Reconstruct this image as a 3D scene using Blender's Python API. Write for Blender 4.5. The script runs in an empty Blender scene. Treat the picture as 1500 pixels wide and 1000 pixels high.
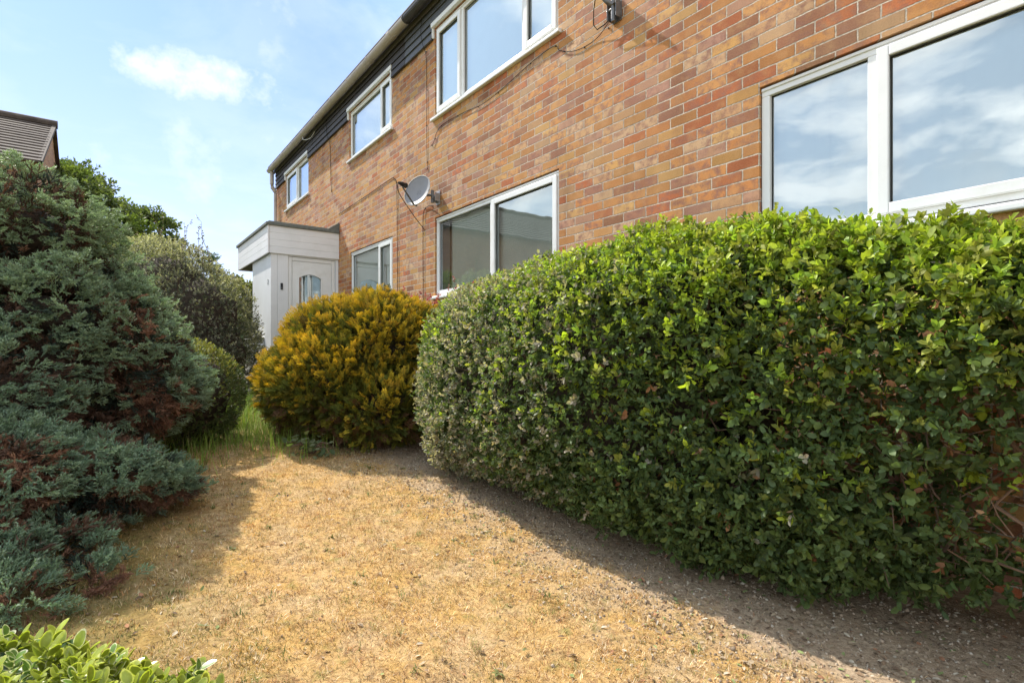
import bpy, bmesh, math, random
import numpy as np
from mathutils import Vector, Matrix, noise as mnoise
random.seed(7); R = np.random.default_rng(11)
sc = bpy.context.scene
COL = sc.collection
# ------------------------------------------------------------------ frame
# world: camera at (0,0,0) looking along +Y, z up.  The terrace front runs along d, outward normal n,
# facade coordinates (s along the wall, o out of the wall, z) -> world
F_PX = 787.0; HYP = math.hypot(590, 787); D = 3.306
d = np.array([-590/HYP, 787/HYP, 0.0]); n = np.array([-787/HYP, -590/HYP, 0.0])
ANG = math.atan2(d[1], d[0])
def W(s, o, z): return np.array([-n[0]*(D-o)+s*d[0], -n[1]*(D-o)+s*d[1], z])
def SO(x, y):
    return x*d[0]+y*d[1], D+(x*n[0]+y*n[1])
def ground_z(s):
    s = np.asarray(s, float)
    t = np.clip((s-0.3)/9.2, 0, 1)
    return -1.15+0.63*(t*0.75+0.25*t*t*(3-2*t))
def gz(x, y):
    s, o = SO(np.asarray(x, float), np.asarray(y, float)); return ground_z(s)

# ------------------------------------------------------------------ helpers: objects
def tag(o, label=None, cat=None, group=None, kind=None):
    if label: o['label'] = label
    if cat: o['category'] = cat
    if group: o['group'] = group
    if kind: o['kind'] = kind
    return o
BASE = {}
def thing(name, base, label, cat, facade=False, group=None):
    o = bpy.data.objects.new(name, None); COL.objects.link(o); o.empty_display_size = .2
    b = np.array(base, float)
    o.location = W(*b) if facade else b
    if facade: o.rotation_euler = (0, 0, ANG)
    BASE[o.name] = b
    return tag(o, label, cat, group)
def part(name, verts, faces, mat, parent=None, tint=None, smooth=False, mats=None, midx=None):
    """one mesh object; verts in the frame of the parent's thing (facade or world)."""
    V = np.asarray(verts, float).reshape(-1, 3)
    p = parent
    b = np.zeros(3)
    if p is not None:
        b = BASE[p.name]
    V = V-b
    me = bpy.data.meshes.new(name)
    if isinstance(faces, np.ndarray):
        k = faces.shape[1]; m = len(faces)
        me.vertices.add(len(V)); me.vertices.foreach_set('co', V.astype(np.float32).ravel())
        me.loops.add(m*k); me.loops.foreach_set('vertex_index', faces.astype(np.int32).ravel())
        me.polygons.add(m); me.polygons.foreach_set('loop_start', np.arange(0, m*k, k, dtype=np.int32))
        me.update(calc_edges=True)
    else:
        me.from_pydata([tuple(v) for v in V], [], faces); me.update()
    for mm in (mats or [mat]): me.materials.append(mm)
    if midx is not None: me.polygons.foreach_set('material_index', np.asarray(midx, np.int32))
    if tint is not None:
        a = me.attributes.new('tint', 'FLOAT_COLOR', 'FACE')
        c = np.ones((len(me.polygons), 4), np.float32); c[:, :3] = tint
        a.data.foreach_set('color', c.ravel())
    if smooth: me.polygons.foreach_set('use_smooth', np.ones(len(me.polygons), bool))
    o = bpy.data.objects.new(name, me); COL.objects.link(o)
    if p is not None:
        o.parent = p; BASE[o.name] = b
    return o
class MB:
    def __init__(s): s.v = []; s.f = []
    def add(s, v, f):
        k = len(s.v); s.v += [tuple(map(float, q)) for q in v]; s.f += [tuple(i+k for i in q) for q in f]; return s
    def box(s, a0, a1, b0, b1, c0, c1):
        v = [(a, b, c) for c in (c0, c1) for b in (b0, b1) for a in (a0, a1)]
        return s.add(v, [(0, 2, 3, 1), (4, 5, 7, 6), (0, 1, 5, 4), (2, 6, 7, 3), (0, 4, 6, 2), (1, 3, 7, 5)])
    def quad(s, *p): return s.add(p, [tuple(range(len(p)))])
    def tube(s, pts, r, k=8, caps=True):
        pts = [np.array(p, float) for p in pts]; rs = r if hasattr(r, '__len__') else [r]*len(pts)
        rings = []; up = np.array([0.13, 0.21, 0.97])
        for i, p in enumerate(pts):
            t = pts[min(i+1, len(pts)-1)]-pts[max(i-1, 0)]; t = t/(np.linalg.norm(t)+1e-9)
            a = np.cross(t, up)
            if np.linalg.norm(a) < .15: a = np.cross(t, (1, 0.1, 0))
            a /= np.linalg.norm(a); b = np.cross(t, a)
            rings.append([p+rs[i]*(math.cos(2*math.pi*j/k)*a+math.sin(2*math.pi*j/k)*b) for j in range(k)])
        v = [q for rg in rings for q in rg]; f = []
        for i in range(len(pts)-1):
            for j in range(k):
                f.append((i*k+j, i*k+(j+1) % k, (i+1)*k+(j+1) % k, (i+1)*k+j))
        if caps: f.append(tuple(range(k))[::-1]); f.append(tuple((len(pts)-1)*k+j for j in range(k)))
        return s.add(v, f)
    def prism(s, prof, axis_pts):
        """profile list of (o,z) swept along s between two s values"""
        k = len(prof); v = [(a, o, z) for a in axis_pts for o, z in prof]; m = len(axis_pts); f = []
        for i in range(m-1):
            for j in range(k):
                f.append((i*k+j, (i+1)*k+j, (i+1)*k+(j+1) % k, i*k+(j+1) % k))
        f.append(tuple(range(k))); f.append(tuple((m-1)*k+j for j in range(k))[::-1])
        return s.add(v, f)
    def build(s, name, mat, parent=None, bevel=0, smooth=False, seg=2):
        o = part(name, s.v, s.f, mat, parent, smooth=smooth)
        bm = bmesh.new(); bm.from_mesh(o.data); bmesh.ops.recalc_face_normals(bm, faces=bm.faces); bm.to_mesh(o.data); bm.free()
        if bevel:
            m = o.modifiers.new('bevel', 'BEVEL'); m.width = bevel; m.segments = seg; m.limit_method = 'ANGLE'
            m.harden_normals = False
        return o

# ------------------------------------------------------------------ helpers: materials
def newmat(name):
    m = bpy.data.materials.new(name); m.use_nodes = True
    nt = m.node_tree
    for x in list(nt.nodes): nt.nodes.remove(x)
    out = nt.nodes.new('ShaderNodeOutputMaterial')
    return m, nt, out
def N(nt, t, **k):
    x = nt.nodes.new(t)
    for a, b in k.items():
        if a in x.inputs.keys() if hasattr(x.inputs, 'keys') else False: x.inputs[a].default_value = b
        else: setattr(x, a, b)
    return x
def L(nt, a, b): nt.links.new(a, b)
def ramp(nt, src, stops, interp='LINEAR'):
    r = nt.nodes.new('ShaderNodeValToRGB'); r.color_ramp.interpolation = interp
    e = r.color_ramp.elements
    while len(e) < len(stops): e.new(.5)
    for q, (p, c) in zip(e, stops):
        q.position = p; q.color = (*c, 1) if len(c) == 3 else c
    L(nt, src, r.inputs[0]); return r
def mixc(nt, fac, a, b, mode='MIX'):
    m = nt.nodes.new('ShaderNodeMix'); m.data_type = 'RGBA'; m.blend_type = mode
    for i, v in ((0, fac), (6, a), (7, b)):
        if hasattr(v, 'links'): L(nt, v, m.inputs[i])
        elif i == 0: m.inputs[0].default_value = v
        else: m.inputs[i].default_value = (*v, 1)
    return m.outputs[2]
def math_(nt, op, a, b=None, clamp=False):
    m = nt.nodes.new('ShaderNodeMath'); m.operation = op; m.use_clamp = clamp
    for i, v in ((0, a), (1, b)):
        if v is None: continue
        if hasattr(v, 'links'): L(nt, v, m.inputs[i])
        else: m.inputs[i].default_value = v
    return m.outputs[0]
def noise_(nt, vec, scale, detail=4, rough=.55, dim='3D'):
    x = nt.nodes.new('ShaderNodeTexNoise'); x.noise_dimensions = dim
    x.inputs['Scale'].default_value = scale; x.inputs['Detail'].default_value = detail; x.inputs['Roughness'].default_value = rough
    if vec is not None: L(nt, vec, x.inputs['Vector'])
    return x
def bump(nt, h, strength, dist, prev=None):
    b = nt.nodes.new('ShaderNodeBump'); b.inputs['Strength'].default_value = strength; b.inputs['Distance'].default_value = dist
    L(nt, h, b.inputs['Height'])
    if prev is not None: L(nt, prev, b.inputs['Normal'])
    return b.outputs[0]
def plain(name, c, rough=.5, var=.12, scale=9., bmp=0., metal=0., spec=.4, stretch=None, dirt=None):
    m, nt, out = newmat(name)
    tc = N(nt, 'ShaderNodeTexCoord'); v = tc.outputs['Object']
    if stretch:
        mp = N(nt, 'ShaderNodeMapping'); mp.inputs['Scale'].default_value = stretch; L(nt, v, mp.inputs[0]); v = mp.outputs[0]
    nz = noise_(nt, v, scale, 6, .6)
    lo = tuple(x*(1-var) for x in c); hi = tuple(min(1, x*(1+var)) for x in c)
    col = ramp(nt, nz.outputs[0], [(.3, lo), (.7, hi)]).outputs[0]
    if dirt:
        nz2 = noise_(nt, v, scale*.35, 8, .7)
        f = ramp(nt, nz2.outputs[0], [(.52, (0, 0, 0)), (.72, (1, 1, 1))])
        col = mixc(nt, f.outputs[0], col, dirt)
    p = N(nt, 'ShaderNodeBsdfPrincipled'); L(nt, col, p.inputs['Base Color'])
    p.inputs['Roughness'].default_value = rough; p.inputs['Metallic'].default_value = metal; p.inputs['Specular IOR Level'].default_value = spec
    if bmp: L(nt, bump(nt, nz.outputs[0], 1, bmp), p.inputs['Normal'])
    L(nt, p.outputs[0], out.inputs[0]); return m
def leafmat(name, trans=.3, rough=.45, spec=.35, tcol=(1.25, 1.35, .55)):
    m, nt, out = newmat(name)
    a = N(nt, 'ShaderNodeAttribute'); a.attribute_name = 'tint'; c = a.outputs['Color']
    tc = N(nt, 'ShaderNodeTexCoord')
    nz = noise_(nt, tc.outputs['Object'], 60, 3)
    k = ramp(nt, nz.outputs[0], [(.3, (.8, .8, .8)), (.7, (1.15, 1.15, 1.15))]).outputs[0]
    c2 = mixc(nt, 1, c, k, 'MULTIPLY')
    p = N(nt, 'ShaderNodeBsdfPrincipled'); L(nt, c2, p.inputs['Base Color']); p.inputs['Roughness'].default_value = rough
    p.inputs['Specular IOR Level'].default_value = spec
    t = N(nt, 'ShaderNodeBsdfTranslucent'); L(nt, mixc(nt, 1, c2, tcol, 'MULTIPLY'), t.inputs[0])
    mx = N(nt, 'ShaderNodeMixShader'); mx.inputs[0].default_value = trans
    L(nt, p.outputs[0], mx.inputs[1]); L(nt, t.outputs[0], mx.inputs[2]); L(nt, mx.outputs[0], out.inputs[0])
    return m
def brickmat(name, palette, mortar=(.58, .49, .39), bw=.225, rh=.075, ms=.0056, off=(0, 0)):
    m, nt, out = newmat(name)
    tc = N(nt, 'ShaderNodeTexCoord'); sp = N(nt, 'ShaderNodeSeparateXYZ'); L(nt, tc.outputs['Object'], sp.inputs[0])
    u = math_(nt, 'ADD', sp.outputs[0], sp.outputs[1])
    cb = N(nt, 'ShaderNodeCombineXYZ'); L(nt, math_(nt, 'ADD', u, off[0]), cb.inputs[0]); L(nt, math_(nt, 'ADD', sp.outputs[2], off[1]), cb.inputs[1])
    wob = noise_(nt, tc.outputs['Object'], 13, 5, .65)
    wv = N(nt, 'ShaderNodeVectorMath', operation='MULTIPLY_ADD'); L(nt, wob.outputs['Color'], wv.inputs[0]); wv.inputs[1].default_value = (.012, .010, 0); L(nt, cb.outputs[0], wv.inputs[2])
    wob2 = noise_(nt, tc.outputs['Object'], 75, 3, .6); wv2 = N(nt, 'ShaderNodeVectorMath', operation='MULTIPLY_ADD'); L(nt, wob2.outputs['Color'], wv2.inputs[0]); wv2.inputs[1].default_value = (.006, .0055, 0); L(nt, wv.outputs[0], wv2.inputs[2])
    vec = wv2.outputs[0]
    def bt(ofs):
        b = N(nt, 'ShaderNodeTexBrick'); b.offset = .5; b.squash = 1
        b.inputs['Scale'].default_value = 1; b.inputs['Brick Width'].default_value = bw; b.inputs['Row Height'].default_value = rh
        b.inputs['Mortar Size'].default_value = ms; b.inputs['Mortar Smooth'].default_value = .45; b.inputs['Bias'].default_value = 0
        b.inputs['Color1'].default_value = (0, 0, 0, 1); b.inputs['Color2'].default_value = (1, 1, 1, 1); b.inputs['Mortar'].default_value = (.5, .5, .5, 1)
        if ofs:
            a = N(nt, 'ShaderNodeVectorMath', operation='ADD'); L(nt, vec, a.inputs[0]); a.inputs[1].default_value = (bw*ofs[0], rh*ofs[1], 0); L(nt, a.outputs[0], b.inputs['Vector'])
        else: L(nt, vec, b.inputs['Vector'])
        return b
    b1 = bt(None); b2 = bt((38, 46))
    st = [(i/len(palette), c) for i, c in enumerate(palette)]
    base = ramp(nt, b1.outputs[0], st, 'CONSTANT').outputs[0]
    # second random per brick: lightness
    v2 = ramp(nt, b2.outputs[0], [(0, (.66, .64, .63)), (.5, (.98, .97, .96)), (1, (1.16, 1.15, 1.14))]).outputs[0]
    base = mixc(nt, 1, base, v2, 'MULTIPLY')
    # flashing inside bricks: purple burn, pale faces
    n1 = noise_(nt, cb.outputs[0], 16, 6, .65)
    burn = ramp(nt, n1.outputs[0], [(.44, (0, 0, 0)), (.62, (1, 1, 1))]).outputs[0]
    bsel = ramp(nt, math_(nt, 'ADD', math_(nt, 'MULTIPLY', b2.outputs[0], .6), math_(nt, 'MULTIPLY', noise_(nt, cb.outputs[0], 1.7, 3).outputs[0], .55)), [(.48, (0, 0, 0)), (.58, (.85, .85, .85)), (1, (.95, .95, .95))]).outputs[0]
    base = mixc(nt, mixc(nt, 1, burn, bsel, 'MULTIPLY'), base, (.22, .105, .095))
    n2 = noise_(nt, cb.outputs[0], 120, 5, .7)
    n4 = noise_(nt, cb.outputs[0], 9, 4, .6); base = mixc(nt, ramp(nt, n4.outputs[0], [(.35, (.32, .32, .32)), (.5, (0, 0, 0))]).outputs[0], base, (.56, .33, .15))
    base = mixc(nt, .24, base, ramp(nt, n2.outputs[0], [(.28, (.10, .04, .018)), (.5, (.46, .20, .07)), (.75, (.70, .44, .22))]).outputs[0])
    n3 = noise_(nt, cb.outputs[0], 1.1, 5, .6)
    base = mixc(nt, ramp(nt, n3.outputs[0], [(.5, (0, 0, 0)), (.75, (.25, .25, .25))]).outputs[0], base, (.44, .31, .16))
    # rain staining running down the wall
    mp = N(nt, 'ShaderNodeMapping'); mp.inputs['Scale'].default_value = (3.2, .45, 1); L(nt, cb.outputs[0], mp.inputs[0]); n6 = noise_(nt, mp.outputs[0], 1.0, 6, .65)
    base = mixc(nt, 1, base, ramp(nt, n6.outputs[0], [(.32, (.80, .79, .78)), (.55, (1.03, 1.03, 1.03))]).outputs[0], 'MULTIPLY')
    mn = noise_(nt, cb.outputs[0], 55, 5)
    mn2 = noise_(nt, cb.outputs[0], 2.3, 4); mcol = ramp(nt, math_(nt, 'ADD', math_(nt, 'MULTIPLY', mn.outputs[0], .6), math_(nt, 'MULTIPLY', mn2.outputs[0], .4)), [(.36, tuple(x*.5 for x in mortar)), (.62, tuple(x*1.2 for x in mortar))]).outputs[0]
    # mortar smeared unevenly over the arrises
    fac = b1.outputs['Fac']
    col = mixc(nt, fac, base, mcol)
    p = N(nt, 'ShaderNodeBsdfPrincipled'); L(nt, col, p.inputs['Base Color']); p.inputs['Roughness'].default_value = .85; p.inputs['Specular IOR Level'].default_value = .25
    h = math_(nt, 'SUBTRACT', 1.0, fac)
    tilt = math_(nt, 'MULTIPLY', b2.outputs[0], .25)
    h2 = math_(nt, 'ADD', h, math_(nt, 'MULTIPLY', h, tilt))
    nb = bump(nt, h2, 1.0, .012)
    nb = bump(nt, n2.outputs[0], .6, .004, nb)
    L(nt, nb, p.inputs['Normal']); L(nt, p.outputs[0], out.inputs[0]); return m
def glassmat(name, k0, k1):
    m, nt, out = newmat(name)
    g = N(nt, 'ShaderNodeBsdfGlossy'); g.inputs['Roughness'].default_value = 0; g.inputs[0].default_value = (.89, .97, 1.0, 1)
    tc = N(nt, 'ShaderNodeTexCoord'); nz = noise_(nt, tc.outputs['Object'], 2.2, 2)
    L(nt, bump(nt, nz.outputs[0], .25, .004), g.inputs['Normal'])
    t = N(nt, 'ShaderNodeBsdfTransparent'); t.inputs[0].default_value = (.90, .965, .96, 1)
    fr = N(nt, 'ShaderNodeFresnel'); fr.inputs[0].default_value = 1.5
    f = math_(nt, 'ADD', math_(nt, 'MULTIPLY', fr.outputs[0], k1), k0, True)
    mx = N(nt, 'ShaderNodeMixShader'); L(nt, f, mx.inputs[0]); L(nt, t.outputs[0], mx.inputs[1]); L(nt, g.outputs[0], mx.inputs[2]); L(nt, mx.outputs[0], out.inputs[0])
    return m

PAL = [(.56, .27, .09), (.50, .20, .062), (.53, .32, .165), (.41, .105, .04), (.57, .32, .10), (.30, .14, .10),
       (.54, .25, .08), (.54, .36, .21), (.40, .12, .045), (.56, .34, .125), (.54, .245, .075), (.38, .21, .165), (.55, .38, .235), (.50, .20, .065), (.27, .115, .07), (.54, .28, .10), (.47, .27, .19), (.52, .225, .07)]
M = dict(
    brick=brickmat('orange_stock_brick', PAL),
    brick_far=brickmat('brown_brick', [(.30, .17, .11), (.27, .14, .09), (.33, .2, .13), (.24, .13, .095)], mortar=(.3, .25, .2)),
    pvc=plain('white_pvc', (.78, .78, .77), .32, .04, 5, dirt=(.66, .64, .59)),
    pvc_shabby=plain('weathered_white_paint', (.74, .74, .73), .45, .04, 5, dirt=(.62, .61, .58)),
    render=plain('white_paint_on_boards', (.78, .78, .79), .5, .03, 4, dirt=(.70, .70, .70)),
    sealant=plain('dark_sealant', (.03, .028, .025), .7),
    clad=plain('blackened_weatherboard', (.036, .032, .032), .6, .5, 7, .0015, stretch=(1, 3, 22), dirt=(.085, .07, .06)),
    clad_grey=plain('slate_grey_weatherboard', (.085, .09, .10), .5, .3, 7, .001, stretch=(1, 3, 22), dirt=(.05, .05, .055)),
    gutter=plain('grey_brown_gutter', (.44, .39, .35), .45, .1, 6, dirt=(.24, .2, .17)),
    gutter_dark=plain('dark_gutter', (.045, .042, .042), .45, .2, 6, dirt=(.09, .08, .075)),
    fascia=plain('old_fascia_paint', (.10, .09, .085), .6, .3, 5, stretch=(1, 1, 10)),
    soffit=plain('dark_soffit', (.09, .085, .08), .7),
    rooftile=plain('brown_roof_tile', (.105, .078, .06), .85, .35, 14, .003, dirt=(.19, .155, .12)),
    rooftile_far=plain('dark_brown_roof_tile', (.062, .046, .037), .9, .35, 6, .003, dirt=(.11, .09, .07)),
    felt=plain('grey_green_roof_felt', (.14, .15, .135), .8, .2, 20, .001, dirt=(.21, .22, .2)),
    dish=plain('grey_dish_paint', (.215, .21, .22), .5, .06, 12, dirt=(.28, .27, .265)),
    dish_rim=plain('pale_dish_rim', (.36, .36, .355), .5, .06, 12),
    black=plain('black_plastic', (.02, .02, .022), .4),
    cable=plain('black_cable', (.02, .018, .016), .9, spec=.1),
    cable_pale=plain('pale_cable', (.62, .6, .56), .5),
    galv=plain('galvanised_steel', (.42, .42, .42), .45, .2, 25, metal=.7, dirt=(.3, .27, .24)),
    galv_dark=plain('weathered_steel', (.17, .17, .175), .5, .3, 25, metal=.4, dirt=(.1, .08, .07)),
    brass=plain('brass', (.55, .36, .10), .3, .1, metal=.9),
    paving=plain('pale_concrete_paving', (.42, .37, .31), .85, .15, 8, .003, dirt=(.3, .27, .22)),
    bark=plain('dark_brown_bark', (.10, .065, .045), .9, .4, 22, .004),
    twig=plain('brown_twig', (.17, .11, .075), .8, .3, 30),
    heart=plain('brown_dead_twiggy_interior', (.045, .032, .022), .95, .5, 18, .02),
    glass=glassmat('window_glass', .22, 1.4), glass_coated=glassmat('coated_window_glass', .30, 1.45),
    blind=plain('pale_fabric_blind', (.86, .87, .79), .8, .05, 3),
    blind_white=plain('white_fabric_blind', (.84, .85, .85), .8, .04, 3),
    curtain=plain('grey_curtain', (.34, .34, .36), .8, .1, 3),
    room=plain('room_dark', (.10, .10, .10), .9),
    leaf=leafmat('shrub_leaf', .42, .5, .3),
    leaf_gloss=leafmat('glossy_leaf', .32, .3, .5),
    needle=leafmat('conifer_needle', .28, .5, .35, (1.15, 1.3, .75)),
    dead=leafmat('dead_needle', .12, .8, .15, (1.2, .9, .6)),
    plume=leafmat('golden_conifer_plume', .28, .6, .2, (1.3, 1.1, .4)),
    blade=leafmat('dry_grass_blade', .22, .7, .2, (1.2, 1.1, .6)),
    litter=leafmat('litter_flake', .1, .85, .15, (1, 1, .8)),
)

# ------------------------------------------------------------------ world, sun, camera
SUN_H = np.array([-.775, .632, 0]); SUN_H /= np.linalg.norm(SUN_H); SUN_EL = math.radians(47)
w = bpy.data.worlds.new('World'); sc.world = w; w.use_nodes = True
nt = w.node_tree
for x in list(nt.nodes): nt.nodes.remove(x)
out = nt.nodes.new('ShaderNodeOutputWorld'); bg = nt.nodes.new('ShaderNodeBackground'); bg.inputs[1].default_value = .10
sky = nt.nodes.new('ShaderNodeTexSky'); sky.sky_type = 'NISHITA'; sky.sun_disc = False
sky.sun_elevation = SUN_EL; sky.sun_rotation = math.atan2(SUN_H[0], SUN_H[1]); sky.air_density = 1.0; sky.dust_density = .35; sky.ozone_density = 2.2
tc = nt.nodes.new('ShaderNodeTexCoord'); sep = nt.nodes.new('ShaderNodeSeparateXYZ'); L(nt, tc.outputs['Generated'], sep.inputs[0])
zc = math_(nt, 'MAXIMUM', sep.outputs[2], 0.0)
# pale haze low in the sky
hz = math_(nt, 'POWER', math_(nt, 'SUBTRACT', 1.0, zc, True), 2.7)
# plane projection for clouds
den = math_(nt, 'ADD', zc, .12)
cb = nt.nodes.new('ShaderNodeCombineXYZ'); L(nt, math_(nt, 'DIVIDE', sep.outputs[0], den), cb.inputs[0]); L(nt, math_(nt, 'DIVIDE', sep.outputs[1], den), cb.inputs[1])
cn = noise_(nt, cb.outputs[0], 1.9, 9, .58); cn.inputs['Distortion'].default_value = .25
cl = ramp(nt, cn.outputs[0], [(.47, (0, 0, 0)), (.60, (.8, .8, .8)), (.85, (1, 1, 1))]).outputs[0]
sd_ = nt.nodes.new('ShaderNodeVectorMath'); sd_.operation = 'DOT_PRODUCT'; L(nt, tc.outputs['Generated'], sd_.inputs[0]); sd_.inputs[1].default_value = tuple(SUN_H)
away = nt.nodes.new('ShaderNodeMapRange'); away.interpolation_type = 'SMOOTHSTEP'; away.inputs[1].default_value = .78; away.inputs[2].default_value = .40; away.inputs[3].default_value = .12; away.inputs[4].default_value = 1; L(nt, sd_.outputs['Value'], away.inputs[0])
ls = nt.nodes.new('ShaderNodeVectorMath'); ls.operation = 'DOT_PRODUCT'; L(nt, tc.outputs['Generated'], ls.inputs[0]); ls.inputs[1].default_value = (-.958, -.287, 0)
lf_ = nt.nodes.new('ShaderNodeMapRange'); lf_.interpolation_type = 'SMOOTHSTEP'; lf_.inputs[1].default_value = .50; lf_.inputs[2].default_value = .70; lf_.inputs[4].default_value = .9; L(nt, ls.outputs['Value'], lf_.inputs[0])
AW = math_(nt, 'MAXIMUM', away.outputs[0], lf_.outputs[0])     # 1 = cloudy sky beside and away from the sun, brightened to lift the shade
cl = math_(nt, 'MULTIPLY', cl, AW)
# one distinct cumulus
cdir = np.array([-475, 787, 400.]); cdir /= np.linalg.norm(cdir)
right = np.cross(cdir, (0, 0, 1.)); right /= np.linalg.norm(right); upv = np.cross(right, cdir)
def dotn(vec):
    q = nt.nodes.new('ShaderNodeVectorMath'); q.operation = 'DOT_PRODUCT'; L(nt, tc.outputs['Generated'], q.inputs[0]); q.inputs[1].default_value = tuple(vec); return q.outputs['Value']
a_ = math_(nt, 'DIVIDE', dotn(right), .092); b_ = math_(nt, 'DIVIDE', dotn(upv), .026)
front = math_(nt, 'GREATER_THAN', dotn(cdir), 0.5)
rr = math_(nt, 'SQRT', math_(nt, 'ADD', math_(nt, 'MULTIPLY', a_, a_), math_(nt, 'MULTIPLY', b_, b_)))
cn2 = noise_(nt, tc.outputs['Generated'], 17, 8, .6)
blob = math_(nt, 'SUBTRACT', math_(nt, 'ADD', 1.15, math_(nt, 'MULTIPLY', math_(nt, 'SUBTRACT', cn2.outputs[0], .5), 3.4)), rr)
blob = math_(nt, 'MULTIPLY', math_(nt, 'MULTIPLY', math_(nt, 'MULTIPLY', blob, .75, True), .88), front, True)
wisp = ramp(nt, noise_(nt, tc.outputs['Generated'], 7, 8, .6).outputs[0], [(.56, (0, 0, 0)), (.75, (.55, .55, .55))]).outputs[0]
c0 = mixc(nt, 1.0, sky.outputs[0], mixc(nt, AW, (.27, .405, .79), (.80, 1.0, 1.06)), 'MULTIPLY')
c0 = mixc(nt, math_(nt, 'MULTIPLY', AW, .46), c0, (4.7, 5.35, 5.7))     # pale veil added away from the sun to raise fill and window reflections
c1 = mixc(nt, math_(nt, 'MULTIPLY', hz, .95, True), c0, (3.6, 3.7, 3.8))
lit_c = mixc(nt, AW, (4.7, 4.7, 4.75), (9.5, 9.3, 9.0))   # clouds away from the sun made brighter as added fill for the shade
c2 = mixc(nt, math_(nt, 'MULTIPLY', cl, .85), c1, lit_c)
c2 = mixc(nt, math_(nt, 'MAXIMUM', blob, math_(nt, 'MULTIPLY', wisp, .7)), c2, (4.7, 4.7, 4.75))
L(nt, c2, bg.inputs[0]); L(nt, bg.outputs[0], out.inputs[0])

sd = bpy.data.lights.new('sun', 'SUN'); sd.energy = 2.45; sd.angle = math.radians(.5); sd.color = (1, .94, .84)
so = bpy.data.objects.new('sun', sd); COL.objects.link(so)
tosun = Vector((SUN_H[0]*math.cos(SUN_EL), SUN_H[1]*math.cos(SUN_EL), math.sin(SUN_EL)))
so.rotation_euler = tosun.to_track_quat('Z', 'Y').to_euler(); so.location = tosun*60

cam = bpy.data.cameras.new('camera'); co = bpy.data.objects.new('camera', cam); COL.objects.link(co)
cam.sensor_width = 36; cam.sensor_fit = 'HORIZONTAL'; cam.lens = 36*F_PX/1500; cam.shift_y = 11/1500; cam.clip_start = .05; cam.clip_end = 2000
co.rotation_euler = (math.pi/2, 0, 0); sc.camera = co
vs = sc.view_settings; vs.view_transform = 'Standard'; vs.look = 'None'; vs.exposure = 1.65; vs.gamma = 1
cy = sc.cycles; cy.use_denoising = True; cy.denoiser = 'OPENIMAGEDENOISE'; cy.denoising_input_passes = 'RGB_ALBEDO_NORMAL'
cy.max_bounces = 8; cy.diffuse_bounces = 4; cy.glossy_bounces = 3; cy.transmission_bounces = 6; cy.transparent_max_bounces = 12
cy.caustics_reflective = False; cy.caustics_refractive = False; cy.sample_clamp_indirect = 8

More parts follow.
